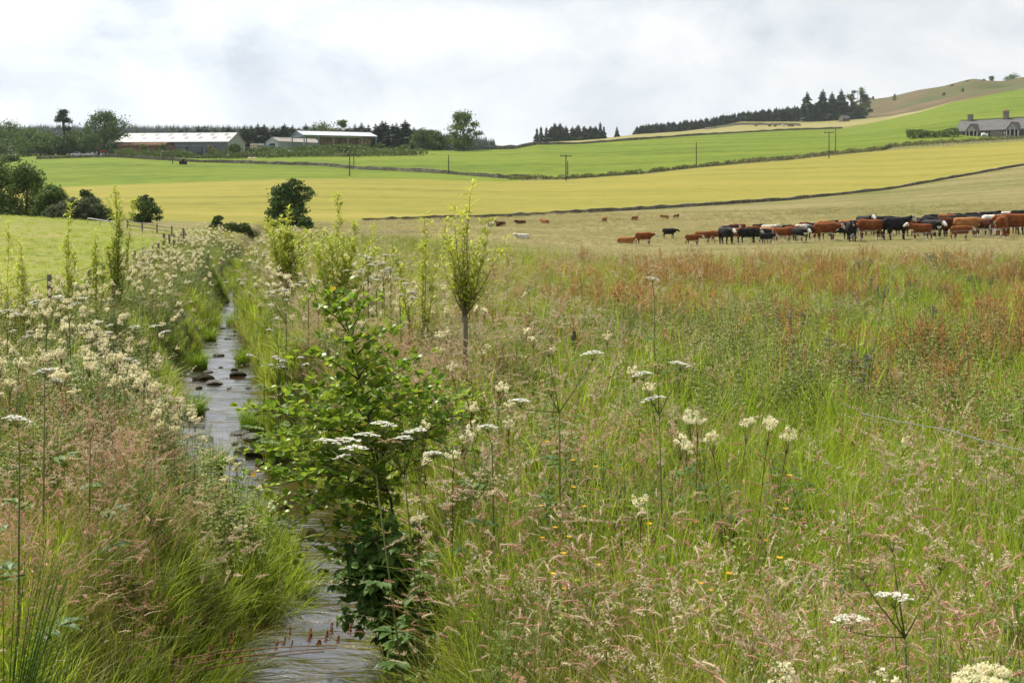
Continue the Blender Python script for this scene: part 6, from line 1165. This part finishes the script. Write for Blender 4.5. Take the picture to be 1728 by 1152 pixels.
CW = [(1087, 391.5, 74, 5, 'level', 'red', 'w', 'red cow with a white face standing apart at the left of the herd'), (1129, 386, 84, 8, 'level', 'black', 'n', 'all-black cow standing alone left of the herd'),
      (1169, 397, 73, 4, 'level', 'red', 'w', 'small red calf at the far left end of the herd'), (1187, 390, 75, -10, 'graze', 'red', 'w', 'red white-faced cow grazing at the left end of the herd'), (1209, 391, 79, 175, 'level', 'red', 'n', 'red cow half hidden between the grazing red and a black cow at the left end'),
      (1225, 382.5, 74, -70, 'level', 'black', 'p', 'black cow facing the camera with a white blaze, left part of the herd'), (1231, 380, 84, 10, 'up', 'black', 'p', 'black cow with white head behind the blazed black cow at the left'), (1247, 377, 88, 170, 'level', 'red', 'n', 'orange-red back seen behind the black cows at the left'), (1243, 384, 77, -60, 'level', 'red', 'p', 'red cow squeezed between two black cows at the left'),
      (1262, 384, 74, 15, 'level', 'black', 'p', 'black white-faced cow facing right, left part of the herd'), (1284, 385, 75, -30, 'level', 'black', 'p', 'black white-faced cow half turned, beside the cream cow'), (1280, 378, 88, 5, 'level', 'black', 'n', 'black back behind the cream cow at the left'),
      (1298, 379, 84, 5, 'up', 'cream', 'n', 'cream white cow standing behind the black calf'), (1295, 383, 79, -40, 'graze', 'tan', 'w', 'orange cow with white face turned toward the camera by the black calf'), (1294, 394.5, 72, 5, 'level', 'black', 'w', 'small black calf with white face at the front'), (1322, 383.5, 74, -8, 'graze', 'red', 'w', 'bright red cow grazing with its head down to the right'), (1328, 379, 86, 5, 'level', 'black', 'p', 'black white-faced cow behind the bright red grazing cow'),
      (1350, 383, 73, -60, 'level', 'black', 'w', 'black cow with large white face toward the camera, left of centre herd'), (1354, 378, 82, 10, 'level', 'cream', 'n', 'white-backed cow behind the large white-faced black cow'), (1357, 375.5, 90, 10, 'level', 'red', 'n', 'red back showing above the white-backed cow'), (1369, 376, 83, 20, 'level', 'black', 'n', 'black cow close behind the left end of the red white-bellied cow'),
      (1394, 375, 74, 4, 'level', 'red', 'w', 'red cow with white belly standing side-on in front of the herd'), (1392, 371.5, 84, 8, 'level', 'tan', 'n', 'paler orange back just above the red white-bellied cow'), (1418, 374.5, 75, -35, 'graze', 'black', 'p', 'black cow with head low right of the red white-bellied cow'), (1437, 373.5, 72.5, -88, 'up', 'black', 'n', 'black cow facing straight at the camera'), (1433, 370.5, 83, 10, 'level', 'tan', 'n', 'tan back behind the black cow that faces the camera'),
      (1467, 369.5, 73, 178, 'graze', 'red', 'w', 'large dark red cow grazing to the left with white face'), (1459, 363.5, 84, -70, 'up', 'black', 'p', 'black head with white face looking over the large grazing red cow'), (1513, 366, 73, 12, 'up', 'black', 'p', 'largest black cow with raised white head facing right'), (1494, 364, 84, 5, 'level', 'black', 'n', 'black back behind the largest black cow'), (1478, 366, 92, 5, 'level', 'black', 'n', 'black back left of the largest black cow, further behind'),
      (1554, 377, 70.5, 178, 'up', 'red', 'w', 'small red calf with white face looking left before black cows'), (1556, 366.5, 82, 5, 'level', 'black', 'n', 'black cow behind the small red left-facing calf'), (1573, 369.5, 73, -65, 'level', 'black', 'w', 'black cow with white face toward the camera right of the red calf'), (1588, 370, 77, 10, 'level', 'black', 'p', 'black white-faced cow facing right, beside the dark red cow'), (1603, 367, 77, 8, 'level', 'dark', 'p', 'dark red cow with white head facing right'), (1590, 362, 92, 10, 'level', 'tan', 'n', 'tan back far behind the dark red cow'),
      (1632, 366, 75, 0, 'level', 'tan', 'w', 'orange-red cow with white head behind the standing red calf'), (1621, 380.5, 69.5, 3, 'level', 'red', 'w', 'red calf standing side-on in front at the right'), (1580, 361, 90, 170, 'level', 'black', 'n', 'black back near the skyline of the herd, first on the right half'), (1612, 359.5, 94, 8, 'level', 'black', 'n', 'black back near the top of the herd above the red calf'), (1640, 358, 95, 5, 'level', 'black', 'n', 'black back near the top of the herd above the orange-red cow'), (1645, 364, 84, -60, 'up', 'black', 'p', 'black cow with white face behind the orange-red cow'),
      (1659, 366, 79, 10, 'level', 'dark', 'p', 'dark red cow left of the tall cream cow'), (1668, 356.5, 93, 5, 'up', 'black', 'n', 'black cow at the top of the herd behind the cream cow'), (1679, 361.5, 77, 30, 'level', 'cream', 'n', 'tall cream white cow behind the red cow at the right edge'), (1690, 364, 71.5, 65, 'level', 'red', 'w', 'red cow seen from behind at the right edge'), (1715, 359.5, 75, 176, 'level', 'red', 'n', 'big light red cow cut by the right edge'), (1702, 356.5, 92, 10, 'level', 'cream', 'n', 'white back at the top of the herd near the right edge'), (1722, 354, 90, 10, 'up', 'black', 'p', 'black cow at the top right end of the herd'), (1740, 362, 78, 5, 'level', 'black', 'n', 'black cow just beyond the right edge'),
      (1526, 368, 80, 170, 'graze', 'black', 'n', 'black cow in shade behind the largest black cow'), (1540, 371, 79, 20, 'level', 'dark', 'n', 'dark cow behind the raised white head of the largest black cow'), (1407, 371, 90, 5, 'level', 'black', 'n', 'black back in the gap behind the red white-bellied cow'),
      (1271, 381, 81, 15, 'level', 'red', 'w', 'red cow wedged behind the black white-faced cows at the left'), (1312, 382, 82, -20, 'level', 'black', 'n', 'black cow behind the bright red grazing cow, left side'), (1338, 381, 79, 20, 'level', 'red', 'n', 'red cow in the gap right of the bright red grazing cow'), (1378, 379, 78, -40, 'level', 'black', 'p', 'black white-blazed cow behind the front of the red white-bellied cow'), (1425, 372, 88, 12, 'level', 'red', 'n', 'red back directly behind the camera-facing black cow'), (1449, 371, 81, -30, 'level', 'black', 'n', 'black flank left of the large dark red grazing cow'), (1485, 370, 79, 30, 'level', 'black', 'n', 'black cow behind the rump of the large red grazing cow'),
      (1505, 366, 88, -15, 'level', 'black', 'n', 'black cow in the second row behind the largest black cow'), (1565, 364, 88, 25, 'level', 'black', 'n', 'black back behind the black cow above the small red calf'), (1577, 366, 80, 170, 'level', 'black', 'n', 'black cow tight between calf and white-faced cow, second row'), (1600, 361, 89, -20, 'level', 'red', 'n', 'red back behind the dark red white-headed cow'), (1615, 366, 82, 15, 'level', 'black', 'n', 'black cow in the second row above the standing red calf'), (1625, 362, 88, 170, 'level', 'black', 'n', 'black back in the third row above the orange-red cow'), (1649, 361, 90, 20, 'level', 'black', 'n', 'black back in the third row left of the cream cow'), (1660, 368, 75, -70, 'graze', 'dark', 'w', 'dark red cow with lowered white face left of the cream cow'), (1692, 359, 86, 5, 'level', 'black', 'n', 'black back just above the red cow seen from behind'), (1706, 364, 80, 20, 'level', 'dark', 'n', 'dark red cow behind the big light red one at the right edge')]
for a in CW: cow(a[0], a[1], a[2], a[3] + (U(-22, 22) if a[6] == 'n' else U(-6, 6)), a[4], a[5], a[6], a[7], 'cattle of the herd')
for px, yt, D, rz, coat, wf, lb in ((1056, 398.5, 76, 5, 'tan', 'w', 'tan white-faced cow lying in the grass left of the herd'), (1071, 377, 116, 10, 'red', 'n', 'red cow lying far off above the standing red cow'), (1122, 376, 118, 175, 'red', 'n', 'red cow lying far off, beside a dark lying one'), (1141, 375.5, 119, 10, 'dark', 'n', 'dark cow lying far off right of the red lying one'), (1020, 379.5, 112, 20, 'red', 'n', 'red cow lying alone far off, mid pasture'), (920, 383.5, 106, 60, 'red', 'n', 'small reddish cow lying far off left of centre pasture'), (879, 384.5, 104, 170, 'dark', 'n', 'dark cow lying far off left, beside the willow'), (828, 386, 100, 5, 'cream', 'n', 'white cow lying just right of the tallest willow'), (845, 386.5, 100, 175, 'dark', 'n', 'dark cow lying next to the white one by the tallest willow'), (882, 402, 76, 150, 'cream', 'n', 'white cow lying low in the grass, left of centre pasture')):
    o = cow(px, yt + 1.0, D, rz + (55 if coat != 'tan' else 0), 'lying', coat, wf, lb, 'cattle lying in the pasture', h=.6 if coat != 'cream' else .5); o.location.z -= .12
for k, (px, D, coat) in enumerate(((1276, 700, 'red'), (1299, 690, 'black'), (1308, 685, 'black'), (1322, 690, 'cream'), (1332, 680, 'black'), (1337, 682, 'black'))):
    b = at(px, D); tag(link('cow', cowdata('level', coat, 'n'), b, None, R(10 + 160 * (k % 2))), 'tiny %s cow grazing high on the pale field below the plantation' % coat, 'cow', 'cattle on the high field')

# ------------------------------------------------------------------ air
m, tt, o_ = newmat('haze_air'); pv = N(tt, 'ShaderNodeVolumePrincipled'); pv.inputs['Density'].default_value = .00006; pv.inputs['Color'].default_value = (.80, .88, 1.0, 1); pv.inputs['Anisotropy'].default_value = .2; tt.links.new(pv.outputs[0], o_.inputs['Volume'])
mb = MB(); mb.box(-2600, 2600, -60, 4200, -260, 330); tag(obj('haze', mb, m), kind='stuff')
